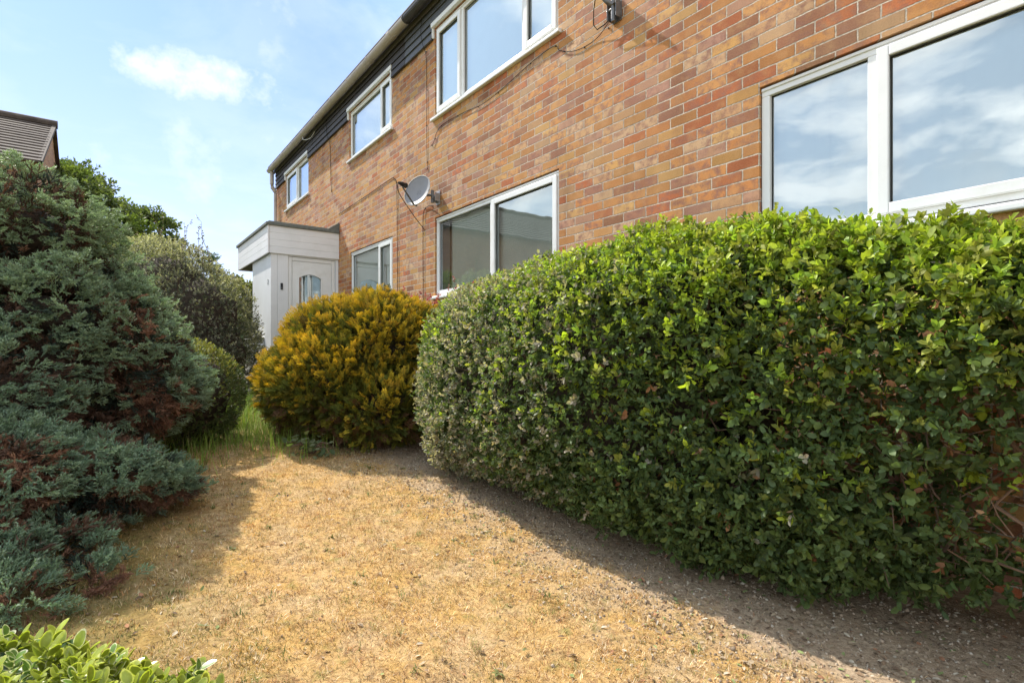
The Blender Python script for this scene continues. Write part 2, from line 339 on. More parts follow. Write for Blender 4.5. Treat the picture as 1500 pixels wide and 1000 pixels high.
# ------------------------------------------------------------------ ground
def ground_material():
    m, nt, out = newmat('parched_lawn_and_soil')
    g = N(nt, 'ShaderNodeNewGeometry'); P = g.outputs['Position']
    def dot(vec):
        q = N(nt, 'ShaderNodeVectorMath', operation='DOT_PRODUCT'); L(nt, P, q.inputs[0]); q.inputs[1].default_value = tuple(vec); return q.outputs['Value']
    o = math_(nt, 'ADD', dot(n), D); s = dot(d)
    nz = noise_(nt, P, 3.5, 6, .65); nf = noise_(nt, P, 45, 6, .7); nm = noise_(nt, P, 11, 5, .6)
    straw = ramp(nt, nf.outputs[0], [(.25, (.17, .11, .06)), (.42, (.42, .28, .14)), (.6, (.56, .39, .20)), (.8, (.64, .49, .30))]).outputs[0]
    gold = ramp(nt, nf.outputs[0], [(.25, (.20, .11, .04)), (.5, (.50, .30, .10)), (.8, (.62, .42, .18))]).outputs[0]
    lawn = mixc(nt, ramp(nt, nz.outputs[0], [(.4, (0, 0, 0)), (.62, (1, 1, 1))]).outputs[0], straw, gold)
    grn = ramp(nt, nm.outputs[0], [(.56, (0, 0, 0)), (.72, (.75, .75, .75))]).outputs[0]
    lawn = mixc(nt, grn, lawn, (.22, .20, .06))
    n5 = noise_(nt, P, 21, 6, .7); lawn = mixc(nt, ramp(nt, n5.outputs[0], [(.52, (0, 0, 0)), (.68, (.8, .8, .8))]).outputs[0], lawn, (.24, .13, .065))
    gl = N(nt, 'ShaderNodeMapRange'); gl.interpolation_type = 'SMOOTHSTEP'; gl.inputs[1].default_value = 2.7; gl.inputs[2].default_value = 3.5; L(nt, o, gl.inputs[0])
    lawn = mixc(nt, math_(nt, 'MULTIPLY', gl.outputs[0], math_(nt, 'MULTIPLY', nm.outputs[0], 1.5), True), lawn, (.155, .135, .045))  # mossy green-brown, darkened to deepen the shadowed left of the lawn
    soil = ramp(nt, nf.outputs[0], [(.28, (.15, .10, .065)), (.5, (.40, .295, .195)), (.72, (.56, .44, .31))]).outputs[0]
    soil = mixc(nt, ramp(nt, nm.outputs[0], [(.45, (0, 0, 0)), (.7, (.6, .6, .6))]).outputs[0], soil, (.43, .30, .19))
    e = math_(nt, 'ADD', o, math_(nt, 'MULTIPLY', math_(nt, 'SUBTRACT', nz.outputs[0], .5), .7))
    e = math_(nt, 'ADD', e, math_(nt, 'MULTIPLY', math_(nt, 'SUBTRACT', nf.outputs[0], .5), .35))
    e = math_(nt, 'SUBTRACT', e, math_(nt, 'MULTIPLY', math_(nt, 'MAXIMUM', math_(nt, 'SUBTRACT', s, 2.2), 0), .07))
    f = N(nt, 'ShaderNodeMapRange'); f.interpolation_type = 'SMOOTHSTEP'; f.inputs[1].default_value = 1.24; f.inputs[2].default_value = 1.66; L(nt, e, f.inputs[0])
    near = mixc(nt, f.outputs[0], soil, lawn)
    # rougher greener grass farther off
    fg = N(nt, 'ShaderNodeMapRange'); fg.interpolation_type = 'SMOOTHSTEP'; fg.inputs[1].default_value = 4.7; fg.inputs[2].default_value = 6.0; L(nt, s, fg.inputs[0])
    far = ramp(nt, nf.outputs[0], [(.3, (.07, .09, .025)), (.55, (.16, .20, .05)), (.8, (.28, .28, .1))]).outputs[0]
    col = mixc(nt, fg.outputs[0], near, far)
    p = N(nt, 'ShaderNodeBsdfPrincipled'); L(nt, col, p.inputs['Base Color']); p.inputs['Roughness'].default_value = .95; p.inputs['Specular IOR Level'].default_value = .1
    hb = math_(nt, 'ADD', nf.outputs[0], math_(nt, 'MULTIPLY', nm.outputs[0], .6))
    L(nt, bump(nt, hb, .9, .018), p.inputs['Normal']); L(nt, p.outputs[0], out.inputs[0]); return m
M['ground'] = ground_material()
def nsn(x, y, sc_, seed=0.):
    return np.array([mnoise.noise((float(a)*sc_+seed, float(b)*sc_, seed)) for a, b in zip(np.ravel(x), np.ravel(y))]).reshape(np.shape(x))
def build_ground():
    def axis(lo, hi, fine_lo, fine_hi, step):
        a = list(np.arange(fine_lo, fine_hi+1e-6, step)); q = step
        x = fine_lo
        while x > lo: q *= 1.35; x -= q; a.insert(0, max(x, lo))
        q = step; x = fine_hi
        while x < hi: q *= 1.35; x += q; a.append(min(x, hi))
        return np.array(a)
    xs = axis(-400, 400, -3.2, 3.2, .06); ys = axis(-400, 800, .6, 6.5, .06)
    X, Y = np.meshgrid(xs, ys); Z = gz(X, Y)
    nearm = (np.abs(X) < 4) & (Y > 0) & (Y < 8)
    dz = np.zeros_like(Z); dz[nearm] = .018*nsn(X[nearm], Y[nearm], 2.3)+.010*nsn(X[nearm], Y[nearm], 7, 3)
    Z = Z+dz
    nx, ny = len(xs), len(ys); idx = np.arange(nx*ny).reshape(ny, nx)
    f = np.stack([idx[:-1, :-1], idx[:-1, 1:], idx[1:, 1:], idx[1:, :-1]], -1).reshape(-1, 4)
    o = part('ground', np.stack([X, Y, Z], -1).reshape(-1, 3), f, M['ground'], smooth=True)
    o['kind'] = 'structure'
build_ground()
def ground_exact(x, y): return gz(x, y)+.018*nsn(x, y, 2.3)+.010*nsn(x, y, 7, 3)

# path of paving beside the porch
mb = MB()
s = 8.0
while s < 15:
    z = float(ground_z(s+.3))+.035
    mb.box(s, s+.592, 1.22, 1.80, z-.09, z+.004*random.random()); mb.box(s, s+.592, 1.81, 2.39, z-.09, z+.004*random.random()); s += .6
V = [W(*v) for v in mb.v]; mb.v = V
pth = mb.build('path', M['paving'], None, bevel=.006); pth['kind'] = 'structure'

# ------------------------------------------------------------------ the terrace
house = thing('brick_house', (0, 0, -1.15), 'long orange brick house with white windows and dark weatherboard under its eaves', 'house', True)
WIN = {  # name: s_right, s_left, z0, z1
    'W1': (-.56, 1.79, .64, 1.66), 'W2': (3.69, 6.04, .64, 1.66), 'W3': (7.31, 9.03, .64, 1.65),
    'U1': (3.70, 6.04, 2.90, 4.06), 'U2': (7.33, 9.07, 3.20, 4.06), 'U3': (11.45, 13.2, 3.20, 4.04), 'U0': (-.4, 1.6, 2.90, 4.06)}
S0, S1 = -7.0, 14.11
def wall():
    mb = MB(); ops = list(WIN.values()); ops.append((8.0, 9.6, -9, -9))
    cs = sorted({S0, S1, *[v for o in ops for v in o[:2]]}); zs = sorted({-1.7, 4.40, *[v for o in ops for v in o[2:] if v > -5]})
    for a, b in zip(cs, cs[1:]):
        for z0, z1 in zip(zs, zs[1:]):
            m = ((a+b)/2, (z0+z1)/2)
            if any(o[0] < m[0] < o[1] and o[2] < m[1] < o[3] for o in ops): continue
            mb.quad((a, 0, z0), (b, 0, z0), (b, 0, z1), (a, 0, z1))
    for r, l, z0, z1 in WIN.values():
        q = -.10
        mb.quad((r, 0, z0), (l, 0, z0), (l, q, z0), (r, q, z0)); mb.quad((r, 0, z1), (r, q, z1), (l, q, z1), (l, 0, z1))
        mb.quad((r, 0, z0), (r, q, z0), (r, q, z1), (r, 0, z1)); mb.quad((l, 0, z0), (l, 0, z1), (l, q, z1), (l, q, z0))
    mb.quad((S1, 0, -1.7), (S1, -7.5, -1.7), (S1, -7.5, 4.4), (S1, 0, 4.4)); mb.quad((S0, 0, -1.7), (S0, 0, 4.4), (S0, -7.5, 4.4), (S0, -7.5, -1.7))
    mb.quad((S0, -7.5, -1.7), (S0, -7.5, 4.4), (S1, -7.5, 4.4), (S1, -7.5, -1.7))
    # gables
    for q in (S0, S1): mb.add([(q, 0, 4.4), (q, -7.5, 4.4), (q, -3.75, 6.3)], [(0, 1, 2)])
    return part('wall', mb.v, mb.f, M['brick'], house)
wall()
# roof
mb = MB()
for k in range(12):
    t0, t1 = k/12, (k+1)/12
    oA, oB = .12-3.87*t0, .12-3.87*t1-.05; zA, zB = 4.43+1.98*t0, 4.42+1.98*t1+.02
    mb.prism([(oA, zA), (oA, zA+.03), (oB, zB+.005), (oB, zB-.02)], [S0-.1, S1+.06])
    oA, oB = -7.72+3.97*t0, -7.72+3.97*t1+.05
    mb.prism([(oA, zA), (oA, zA+.03), (oB, zB+.005), (oB, zB-.02)], [S0-.1, S1+.06])
rf = mb.build('roof', M['rooftile'], house)
mb = MB(); mb.tube([(S0-.1, -3.75, 6.42), (S1+.06, -3.75, 6.42)], .11, 10); mb.build('ridge', M['rooftile'], rf)
# cladding in lapped boards
def boards(sa, sb, mat, name='weatherboard'):
    mb = MB(); rows = [(3.925, 4.028), (4.026, 4.129), (4.127, 4.232), (4.23, 4.333), (4.331, 4.40)]
    wins = [WIN[k] for k in ('U0', 'U1', 'U2', 'U3')]
    for k, (z0, z1) in enumerate(rows):
        iv = [(sa, sb)]
        if k < 2:
            for r, l, _, _ in wins:
                nv = []
                for a, b in iv:
                    if l+.04 <= a or r-.04 >= b: nv.append((a, b)); continue
                    if r-.04 > a: nv.append((a, r-.04))
                    if l+.04 < b: nv.append((l+.04, b))
                iv = nv
        for a, b in iv:
            c = a
            while c < b-1e-4:
                e = min(b, c+random.uniform(1.6, 2.9))
                if b-e < .3: e = b
                j = random.uniform(-.003, .003)
                mb.prism([(.008, z0+j), (.040+j, z0+j), (.020+j, z1+.012), (.008, z1+.012)], [c+.0015, e-.0015]); c = e
    return mb.build(name, mat, house, bevel=.0015, seg=1)
boards(S0, 6.84, M['clad_grey']); boards(6.84, S1-.02, M['clad'])
mb = MB(); mb.box(S0, S1, .045, .065, 4.30, 4.42); mb.build('fascia', M['fascia'], house)
mb = MB(); mb.box(S0, S1, .002, .2, 4.425, 4.44); mb.build('soffit', M['soffit'], house)
def gutter(sa, sb, mat):
    mb = MB(); r = .068; cx, cz = .155, 4.38
    prof = [(cx+r*math.cos(a), cz+r*math.sin(a)) for a in np.linspace(math.pi, 2*math.pi, 11)]
    prof += [(cx+(r-.005)*math.cos(a), cz+(r-.005)*math.sin(a)) for a in np.linspace(2*math.pi, math.pi, 11)]
    mb.prism(prof, [sa, sb])
    q = sa+.4
    while q < sb:  # union joints and brackets
        r2 = r+.006
        prof2 = [(cx+r2*math.cos(a), cz+r2*math.sin(a)) for a in np.linspace(math.pi-.1, 2*math.pi+.1, 11)]
        prof2 += [(cx+(r+.001)*math.cos(a), cz+(r+.001)*math.sin(a)) for a in np.linspace(2*math.pi+.1, math.pi-.1, 11)]
        mb.prism(prof2, [q, q+(.09 if int(q*10) % 3 == 0 else .03)]); q += .82
    return mb.build('gutter', mat, house, smooth=False)
gutter(6.55, S1+.05, M['gutter']); g2 = gutter(S0, 6.535, M['gutter_dark'])
# downpipe at the far corner
mb = MB(); mb.tube([(13.98, .135, 4.32), (13.98, .135, 4.02), (13.98, .125, 3.93), (13.98, .062, 3.84), (13.98, .055, 3.78)], .046, 12)
mb.tube([(13.98, .055, 3.80), (13.98, .055, -.5)], .036, 12)
for z in (3.1, 1.9, .7): mb.box(13.92, 14.04, .003, .09, z, z+.03)
mb.build('downpipe', M['gutter'], house, smooth=False)

# ---- windows: frame mesh > pane, opening_sash, sill, blind
def window(key, mull, sash, blind_mat, louvre=True, sill=True, head=False, curtain=None, glass='glass'):
    r, l, z0, z1 = WIN[key]
    fo, fi = -.022, -.085          # frame front and back
    zb = z0+(.045 if sill else 0)  # frame stands on the sill
    W_ = .052
    mb = MB()
    mb.box(r+.004, l-.004, fi, fo, z1-W_-.012, z1-.006)                       # head
    mb.box(r+.006, l-.006, fo, fo+.009, z1-.030, z1-.010)                     # head drip bead
    mb.box(r+.004, l-.004, fi, fo, zb, zb+W_)                             # bottom rail
    for a in (r+.004, l-.004-W_): mb.box(a, a+W_, fi, fo, zb+W_, z1-W_-.012)
    for m in mull: mb.box(m-.034, m+.034, fi, fo, zb+W_, z1-W_-.012)
    fr = mb.build('window', M['pvc'], house, bevel=.005, seg=2)
    ed = [r+.004+W_]; 
    for m in sorted(mull): ed += [m-.034, m+.034]
    ed.append(l-.004-W_)
    cells = [(ed[i], ed[i+1]) for i in range(0, len(ed), 2)]
    zA, zB = zb+W_, z1-W_-.012
    for i, (a, b) in enumerate(cells):
        if i in sash:
            t = .058; q = .018; mb = MB()
            A, B, ZA, ZB = a-.018, b+.018, zA-.018, zB+.018
            mb.box(A, A+t, fo+.0015, fo+.022, ZA, ZB); mb.box(B-t, B, fo+.0015, fo+.022, ZA, ZB)
            mb.box(A+t, B-t, fo+.0015, fo+.022, ZA, ZA+t); mb.box(A+t, B-t, fo+.0015, fo+.022, ZB-t, ZB)
            mb.build('opening_sash', M['pvc'], fr, bevel=.006, seg=2)
            pa, pb, pz0, pz1, po = A+t, B-t, ZA+t, ZB-t, fo-.012
        else:
            pa, pb, pz0, pz1, po = a, b, zA, zB, fo-.03
            t = .014
        # glazing gasket
        mb = MB(); g = .006
        mb.box(pa, pa+g, po-.004, po+.004, pz0, pz1); mb.box(pb-g, pb, po-.004, po+.004, pz0, pz1)
        mb.box(pa+g, pb-g, po-.004, po+.004, pz0, pz0+g); mb.box(pa+g, pb-g, po-.004, po+.004, pz1-g, pz1)
        mb.build('gasket', M['sealant'], fr)
        part('pane', [(pb, po, pz0), (pa, po, pz0), (pa, po, pz1), (pb, po, pz1)], [(0, 1, 2, 3)], M[glass], fr)
    if sill:
        mb = MB(); mb.prism([(-.10, z0-.012), (.038, z0-.012), (.042, z0-.006), (.042, z0+.018), (fo, z0+.040), (-.10, z0+.040)], [r-.045, l+.055])
        mb.build('sill', M['pvc'], fr, bevel=.003, seg=1)
    # dark sealant line round the frame
    mb = MB(); e = .005
    mb.box(l-.0045, l-.0003, fi, fo-.004, z0+.05, z1-.003); mb.box(r+.0003, r+.0045, fi, fo-.004, z0+.05, z1-.003); mb.box(r+.006, l-.006, fi, fo-.006, z1-.0055, z1-.0004)
    mb.build('sealant', M['sealant'], fr)
    if head:   # white head and cheek boards where the window runs up into the weatherboard
        mb = MB(); mb.box(r-.038, l+.038, -.02, .043, z1+.004, z1+.062)
        mb.box(l+.004, l+.020, .002, .036, 3.93, z1+.003); mb.box(r-.020, r-.004, .002, .036, 3.93, z1+.003)
        mb.build('head_board', M['pvc_shabby'], fr, bevel=.003, seg=1)
    # blind close behind the glass
    mb = MB(); bo = -.115; x = r+.02; 
    if louvre:
        while x < l-.03:
            e = min(x+.105, l-.02); k = random.uniform(-.002, .002)
            mb.quad((x, bo+.003+k, z0+.05), (e, bo-.003+k, z0+.05), (e, bo-.003+k, z1-.02), (x, bo+.003+k, z1-.02)); x += .089
    else: mb.box(r+.02, l-.02, bo, bo+.002, z0+.05, z1-.02)
    mb.build('blind', blind_mat, fr)
    if curtain:
        mb = MB(); a, b = curtain; pts = []
        for i in range(40):
            q = a+(b-a)*i/39; pts.append((q, bo+.04+.015*math.sin(i*1.3)))
        for (p, u), (q, v) in zip(pts, pts[1:]): mb.quad((p, u, z0+.05), (q, v, z0+.05), (q, v, z1-.02), (p, u, z1-.02))
        mb.build('curtain', M['curtain'], fr)
    # the room behind
    mb = MB(); mb.box(r-.25, l+.25, -1.6, -.12, z0-.3, z1+.25)
    o = mb.build('room_lining', M['room'], fr)
    bm = bmesh.new(); bm.from_mesh(o.data)   # open towards the glass
    fs = [f for f in bm.faces if all(abs(v.co.y+.12) < 1e-4 for v in f.verts)]
    bmesh.ops.delete(bm, geom=fs, context='FACES'); bm.to_mesh(o.data); bm.free()
    return fr
window('W1', [1.155, .08], [1], M['blind_white'], glass='glass_coated')
window('W2', [4.805], [0], M['blind'], louvre=False, curtain=(5.80, 6.0))
window('W3', [7.85], [0], M['blind'], louvre=False)
window('U1', [5.425, 4.24], [2, 0], M['blind_white'], louvre=False, head=True, glass='glass_coated')
window('U2', [7.775], [0], M['blind_white'], louvre=False, head=True)
window('U3', [12.30], [1], M['blind_white'], louvre=False, head=True)
window('U0', [1.0], [0], M['blind_white'], louvre=False, head=True)

# ------------------------------------------------------------------ porch
porch = thing('porch', (10.3, 0, -.56), 'white boarded entrance porch with flat felt roof and a half glazed door', 'porch', True)
mb = MB(); mb.box(9.62, 11.05, 1.04, 1.14, -.9, 1.62)                      # long side, towards the garden
mb.box(10.95, 11.05, .003, 1.037, -.9, 1.62)
mb.box(9.62, 9.70, .866, 1.037, -.9, 1.62)                                # return panel beside the door
mb.box(9.62, 9.70, .003, .052, -.9, 1.62); mb.box(9.62, 9.70, .055, .863, 1.585, 1.62)
for q in (.893, .93, .968, 1.005, 1.04): mb.box(9.6185, 9.62, q, q+.003, -.6, 1.60)
pw = mb.build('wall', M['render'], porch, bevel=.004, seg=1)
mb = MB()
for k in range(4):
    z0 = 1.605+k*.116; z1 = z0+.1145
    mb.box(9.585, 9.612, .003, 1.165, z0, z1); mb.box(9.585, 12.16, 1.168, 1.195, z0, z1); mb.box(12.163, 12.19, .003, 1.195, z0, z1)
mb.box(9.578, 9.596, 1.18, 1.198, 1.602, 2.07)
mb.build('fascia', M['render'], porch, bevel=.002, seg=1)
mb = MB(); mb.box(9.60, 12.15, .003, 1.18, 1.622, 1.64); mb.build('ceiling', M['soffit'], porch)
mb = MB(); mb.box(9.555, 12.22, .003, 1.225, 2.066, 2.118); mb.box(9.60, 12.18, .003, 1.18, 2.12, 2.145); mb.prism([(.003, 2.10), (.25, 2.10), (.003, 2.27)], [9.57, 9.60])
mb.prism([(.003, 2.146), (.10, 2.146), (.004, 2.26)], [9.605, 12.18])
mb.build('roof', M['felt'], porch, bevel=.008)
# door: frame, leaf, arched light
def arch(o0, o1, z0, zs, rise, k=14):
    pts = [(o0, z0), (o1, z0), (o1, zs)]
    for i in range(1, k): 
        t = i/k; pts.append((o1+(o0-o1)*t, zs+rise*math.sin(math.pi*t)))
    pts.append((o0, zs)); return pts
mb = MB(); mb.box(9.632, 9.70, .062, .122, -.62, 1.578); mb.box(9.632, 9.70, .80, .860, -.62, 1.578); mb.box(9.632, 9.70, .125, .797, 1.515, 1.578); mb.box(9.632, 9.70, .125, .797, -.62, -.56)
dr = mb.build('door', M['pvc'], porch, bevel=.004, seg=2)
a0 = arch(.31, .68, .635, 1.235, .06); 
def leaf_with_hole():
    # leaf face as a ring between the outer rectangle and the arched light
    bm = bmesh.new(); x = 9.64
    outer = [(.128, -.555), (.794, -.555), (.794, 1.51), (.128, 1.51)]
    eo = [bm.verts.new((x, o, z)) for o, z in outer]; ei = [bm.verts.new((x, o, z)) for o, z in a0]
    eds = [bm.edges.new((e[i], e[(i+1) % len(e)])) for e in (eo, ei) for i in range(len(e))]
    bmesh.ops.triangle_fill(bm, use_beauty=True, edges=eds)
    r_ = bmesh.ops.extrude_face_region(bm, geom=list(bm.faces))
    bmesh.ops.translate(bm, vec=(.044, 0, 0), verts=[g for g in r_['geom'] if isinstance(g, bmesh.types.BMVert)])
    vs_ = [tuple(v.co) for v in bm.verts]; bm.verts.index_update(); fs_ = [tuple(v.index for v in f.verts) for f in bm.faces]; bm.free(); return vs_, fs_
v_, f_ = leaf_with_hole(); part('leaf', v_, f_, M['pvc'], dr)
mb = MB()   # raised moulding round the light, and a lower panel bead
a1 = arch(.285, .705, .61, 1.245, .075)
k = len(a0); v = [(9.633, o, z) for o, z in a1]+[(9.633, o, z) for o, z in a0]+[(9.6395, o, z) for o, z in a1]+[(9.66, o, z) for o, z in a0]
f = []
for i in range(k):
    j = (i+1) % k; f += [(i, j, k+j, k+i), (2*k+i, 2*k+j, j, i), (k+i, k+j, 3*k+j, 3*k+i)]
mb.add(v, f)
for a, b, z0, z1 in ((.25, .74, -.40, .36),):
    for q in ((a, b, z0, z0+.02), (a, b, z1-.02, z1), (a, a+.02, z0+.02, z1-.02), (b-.02, b, z0+.02, z1-.02)): mb.box(9.633, 9.6395, *q)
mb.build('moulding', M['pvc'], dr)
part('pane', [(9.662, o, z) for o, z in a0[::-1]], [tuple(range(len(a0)))], M['glass'], dr)
mb = MB(); mb.box(9.665, 9.672, .555, .572, .64, 1.285); mb.build('glazing_bar', M['pvc'], dr)
mb = MB(); mb.box(9.75, 9.755, .05, .85, -.5, 1.5); mb.build('inner_curtain', M['curtain'], dr)
mb = MB(); mb.box(9.626, 9.6395, .43, .68, .475, .535); mb.box(9.618, 9.6265, .445, .665, .487, .523); mb.build('letterbox', M['brass'], dr, bevel=.004)
mb = MB(); mb.box(9.628, 9.6395, .165, .195, .38, .60); mb.tube([(9.628, .18, .55), (9.60, .18, .55), (9.595, .19, .55), (9.595, .30, .55)], .009, 8); mb.build('handle', M['brass'], dr, bevel=.002)
mb = MB(); mb.box(9.598, 9.6180, .952, .990, 1.005, 1.115); b_ = mb.build('doorbell', M['black'], porch, bevel=.006)
mb = MB(); mb.tube([(9.5975, .971, 1.035), (9.594, .971, 1.035)], .010, 14); mb.build('button', M['galv_dark'], b_)
# house number, a 2 made of a bent strip
pts = [(9.80+.022*math.cos(a)*-1, 1.1435, 1.165+.022*math.sin(a)) for a in np.linspace(math.pi, -.3, 10)]
pts = [(9.80-(p[0]-9.80), p[1], p[2]) for p in pts]
pts = [(9.80+.022*math.cos(a), 1.1435, 1.165+.022*math.sin(a)) for a in np.linspace(-.1, math.pi+.5, 10)]
mb = MB()
num = [(.022, 1.165)]+[(.022*math.cos(a), 1.165+.022*math.sin(a)) for a in np.linspace(.3, math.pi+.4, 9)]+[(.02, 1.105), (-.022, 1.105)]
num = [(.022*math.cos(a), 1.165+.022*math.sin(a)) for a in np.linspace(2.9, -.7, 10)]+[(-.022, 1.105), (.024, 1.105)]
mb.tube([(9.81-x, 1.1435, z) for x, z in num], .0045, 6); mb.build('house_number', M['galv'], porch)
# meter box
mt = thing('meter_box', (10.35, 1.145, -.5), 'low white meter cupboard against the porch wall', 'meter box', True)
mb = MB(); mb.box(10.10, 10.62, 1.145, 1.345, -.55, .165); mb.build('body', M['render'], mt, bevel=.008)
mb = MB(); mb.prism([(1.145, .1665), (1.37, .1665), (1.37, .182), (1.145, .205)], [10.08, 10.64]); mb.build('lid', M['pvc'], mt, bevel=.003)
mb = MB(); mb.box(10.15, 10.57, 1.3455, 1.352, -.45, .13); mb.build('door', M['pvc'], mt, bevel=.002)

# ------------------------------------------------------------------ satellite dish
def satellite_dish():
    mnt = np.array(W(5.95, 0, 1.89)); c = np.array([-1.165, 6.60, 1.945])
    nn = np.array([-.47, -.84, .30]); nn /= np.linalg.norm(nn)
    r_ = np.cross((0, 0, 1), nn); r_ /= np.linalg.norm(r_); u_ = np.cross(nn, r_)
    t = thing('satellite_dish', mnt, 'grey oval satellite dish on a wall bracket beside the ground floor window', 'satellite dish')
    A, B, dep = .190, .205, .040; V = []; Fc = []; K = 40; rings = 8
    V.append(c-nn*dep)
    for i in range(1, rings+1):
        q = i/rings
        for j in range(K):
            a = 2*math.pi*j/K; V.append(c+r_*A*q*math.cos(a)+u_*B*q*math.sin(a)-nn*dep*(1-q*q))
    for j in range(K): Fc.append((0, 1+j, 1+(j+1) % K))
    for i in range(rings-1):
        for j in range(K): Fc.append((1+i*K+j, 1+(i+1)*K+j, 1+(i+1)*K+(j+1) % K, 1+i*K+(j+1) % K))
    ds = part('reflector', V, Fc, M['dish'], t, smooth=True)
    so_ = ds.modifiers.new('solid', 'SOLIDIFY'); so_.thickness = .004; so_.offset = -1
    mb = MB(); pts = [c+r_*A*math.cos(a)+u_*B*math.sin(a) for a in np.linspace(0, 2*math.pi, 49)]; mb.tube(pts, .0055, 6, False); mb.build('rim', M['dish_rim'], ds, smooth=True)
    for a, b in ((-.018, .012), (.02, .012), (-.018, -.025), (.02, -.025)):
        p = c+r_*a+u_*b-nn*(dep-.002); mb = MB(); mb.tube([p, p+nn*.004], .005, 8); mb.build('bolt', M['galv_dark'], ds)
    low = c-u_*B*.96-nn*.01; lnb = c-u_*.075+nn*.255
    mb = MB(); mb.tube([c-u_*B*.9-nn*.05, low+nn*.015, lnb-u_*.03], [.011, .011, .009], 8); mb.build('arm', M['galv_dark'], t)
    mb = MB(); ax = (c-lnb)/np.linalg.norm(c-lnb); mb.tube([lnb-ax*.075, lnb-ax*.045, lnb-ax*.02, lnb+ax*.03, lnb+ax*.055], [.012, .020, .026, .028, .033], 14)
    mb.build('receiver', M['black'], t, smooth=False)
    back = c-nn*(dep+.004)
    mb = MB(); el = mnt+n*.085; mb.tube([back, back-nn*.045, el+np.array([0, 0, .02])], .016, 10)
    mb.tube([el+np.array([0, 0, -.07]), el+np.array([0, 0, .085])], .019, 12); mb.tube([el, mnt+n*.01], .016, 10)
    mb.build('mast', M['galv_dark'], t)
    mb = MB(); 
    P = lambda a, o, z: mnt+d*a+n*o+np.array([0, 0, z])
    for o0, o1, a0_, a1_, z0, z1 in ((.002, .009, -.05, .05, -.085, .085), (.009, .075, -.05, -.044, -.05, .05), (.009, .075, .044, .05, -.05, .05)):
        v = [P(a, o, z) for z in (z0, z1) for o in (o0, o1) for a in (a0_, a1_)]
        mb.add(v, [(0, 2, 3, 1), (4, 5, 7, 6), (0, 1, 5, 4), (2, 6, 7, 3), (0, 4, 6, 2), (1, 3, 7, 5)])
    mb.build('bracket', M['galv'], t, bevel=.002)
    # lead hanging off the receiver back to the wall
    e = np.array(W(6.28, .02, 1.55)); p0 = lnb-ax*.075
    pts = [p0, p0+np.array([-.01, -.005, -.06]), p0+np.array([.02, .02, -.15]), p0*.45+e*.55+np.array([0, 0, -.07]), e]
    cur = []
    for i in range(25): 
        t_ = i/24*(len(pts)-1); k_ = min(int(t_), len(pts)-2); f_ = t_-k_
        p1, p2 = pts[k_], pts[k_+1]; p00 = pts[max(k_-1, 0)]; p3 = pts[min(k_+2, len(pts)-1)]
        cur.append(.5*((2*p1)+(-p00+p2)*f_+(2*p00-5*p1+4*p2-p3)*f_**2+(-p00+3*p1-3*p2+p3)*f_**3))
    mb = MB(); mb.tube(cur, .0045, 6); mb.build('lead', M['cable'], t)
satellite_dish()
def spare_bracket():
    t = thing('dish_bracket', (2.98, 0, 2.72), 'steel dish bracket bolted high on the brick between the upper windows', 'bracket', True)
    mb = MB(); mb.box(2.93, 3.03, .002, .010, 2.65, 2.81); mb.box(2.93, 2.936, .0105, .075, 2.66, 2.80); mb.box(3.024, 3.03, .0105, .075, 2.66, 2.80)
    mb.build('plate', M['galv_dark'], t, bevel=.002)
    mb = MB(); mb.tube([(2.98, .05, 2.64), (2.98, .05, 2.82)], .019, 12); mb.build('post', M['galv_dark'], t)
    mb = MB(); mb.tube([(2.98, .05, 2.77), (3.01, .085, 2.80), (3.09, .15, 2.93)], [.02, .021, .021], 12); mb.build('arm', M['galv_dark'], t)
    for a, b in (((2.955, .05, 2.77), (2.955, .085, 2.77)), ((2.99, .06, 2.74), (3.04, .06, 2.74))): mb = MB(); mb.tube([a, b], .011, 6); mb.build('bolt', M['galv_dark'], t)
    mb = MB(); cur = [(3.08, .14, 2.90), (3.15, .10, 2.80), (3.18, .07, 2.70), (3.16, .05, 2.66), (3.08, .04, 2.67), (3.0, .035, 2.70)]; cur = [np.array(q) for q in cur]
    mb.tube(cur, .0045, 6); mb.build('lead', M['cable'], t)
spare_bracket()
# ------------------------------------------------------------------ cables on the brickwork
def cable(pts, label, mat=None, r=.0029, clips=True):
    P = [np.array(p, float) for p in pts]; cur = []
    for k in range(len(P)-1):
        p1, p2 = P[k], P[k+1]; p0 = P[max(k-1, 0)]; p3 = P[min(k+2, len(P)-1)]
        for i in range(8):
            f = i/8; cur.append(.5*((2*p1)+(-p0+p2)*f+(2*p0-5*p1+4*p2-p3)*f**2+(-p0+3*p1-3*p2+p3)*f**3))
    cur.append(P[-1])
    t = thing('cable', P[-1], label, 'cable', True)
    mb = MB(); mb.tube(cur, r, 6); mb.build('lead', mat or M['cable'], t)
    if clips:
        for p in cur[4::9]: mb = MB(); mb.box(p[0]-.005, p[0]+.005, .001, .012, p[2]-.005, p[2]+.005); mb.build('clip', M['black'], t)
cable([(6.30, .05, 4.34), (6.33, .05, 4.13), (6.28, .05, 3.95), (6.26, .011, 3.80), (6.245, .009, 3.3), (6.25, .008, 2.9), (6.235, .008, 2.45), (6.22, .009, 2.34), (6.27, .010, 2.33)], 'black cable hanging straight down the brick beside the largest upper window')
cable([(2.98, .06, 2.68), (3.2, .012, 2.62), (3.45, .010, 2.63), (3.66, .012, 2.72), (3.75, .012, 2.80), (4.1, .010, 2.79), (4.6, .010, 2.72), (4.95, .010, 2.70), (5.3, .012, 2.74), (5.75, .010, 2.77), (5.95, .010, 2.74), (6.06, .010, 2.62), (6.12, .012, 2.60)], 'black cable sagging below the sill of the largest upper window')
cable([(11.35, .16, 4.37), (11.2, .17, 4.22), (11.0, .10, 4.20), (10.85, .05, 4.30)], 'pale cable looping from the gutter over the dark boards', M['cable_pale'], .006, False)
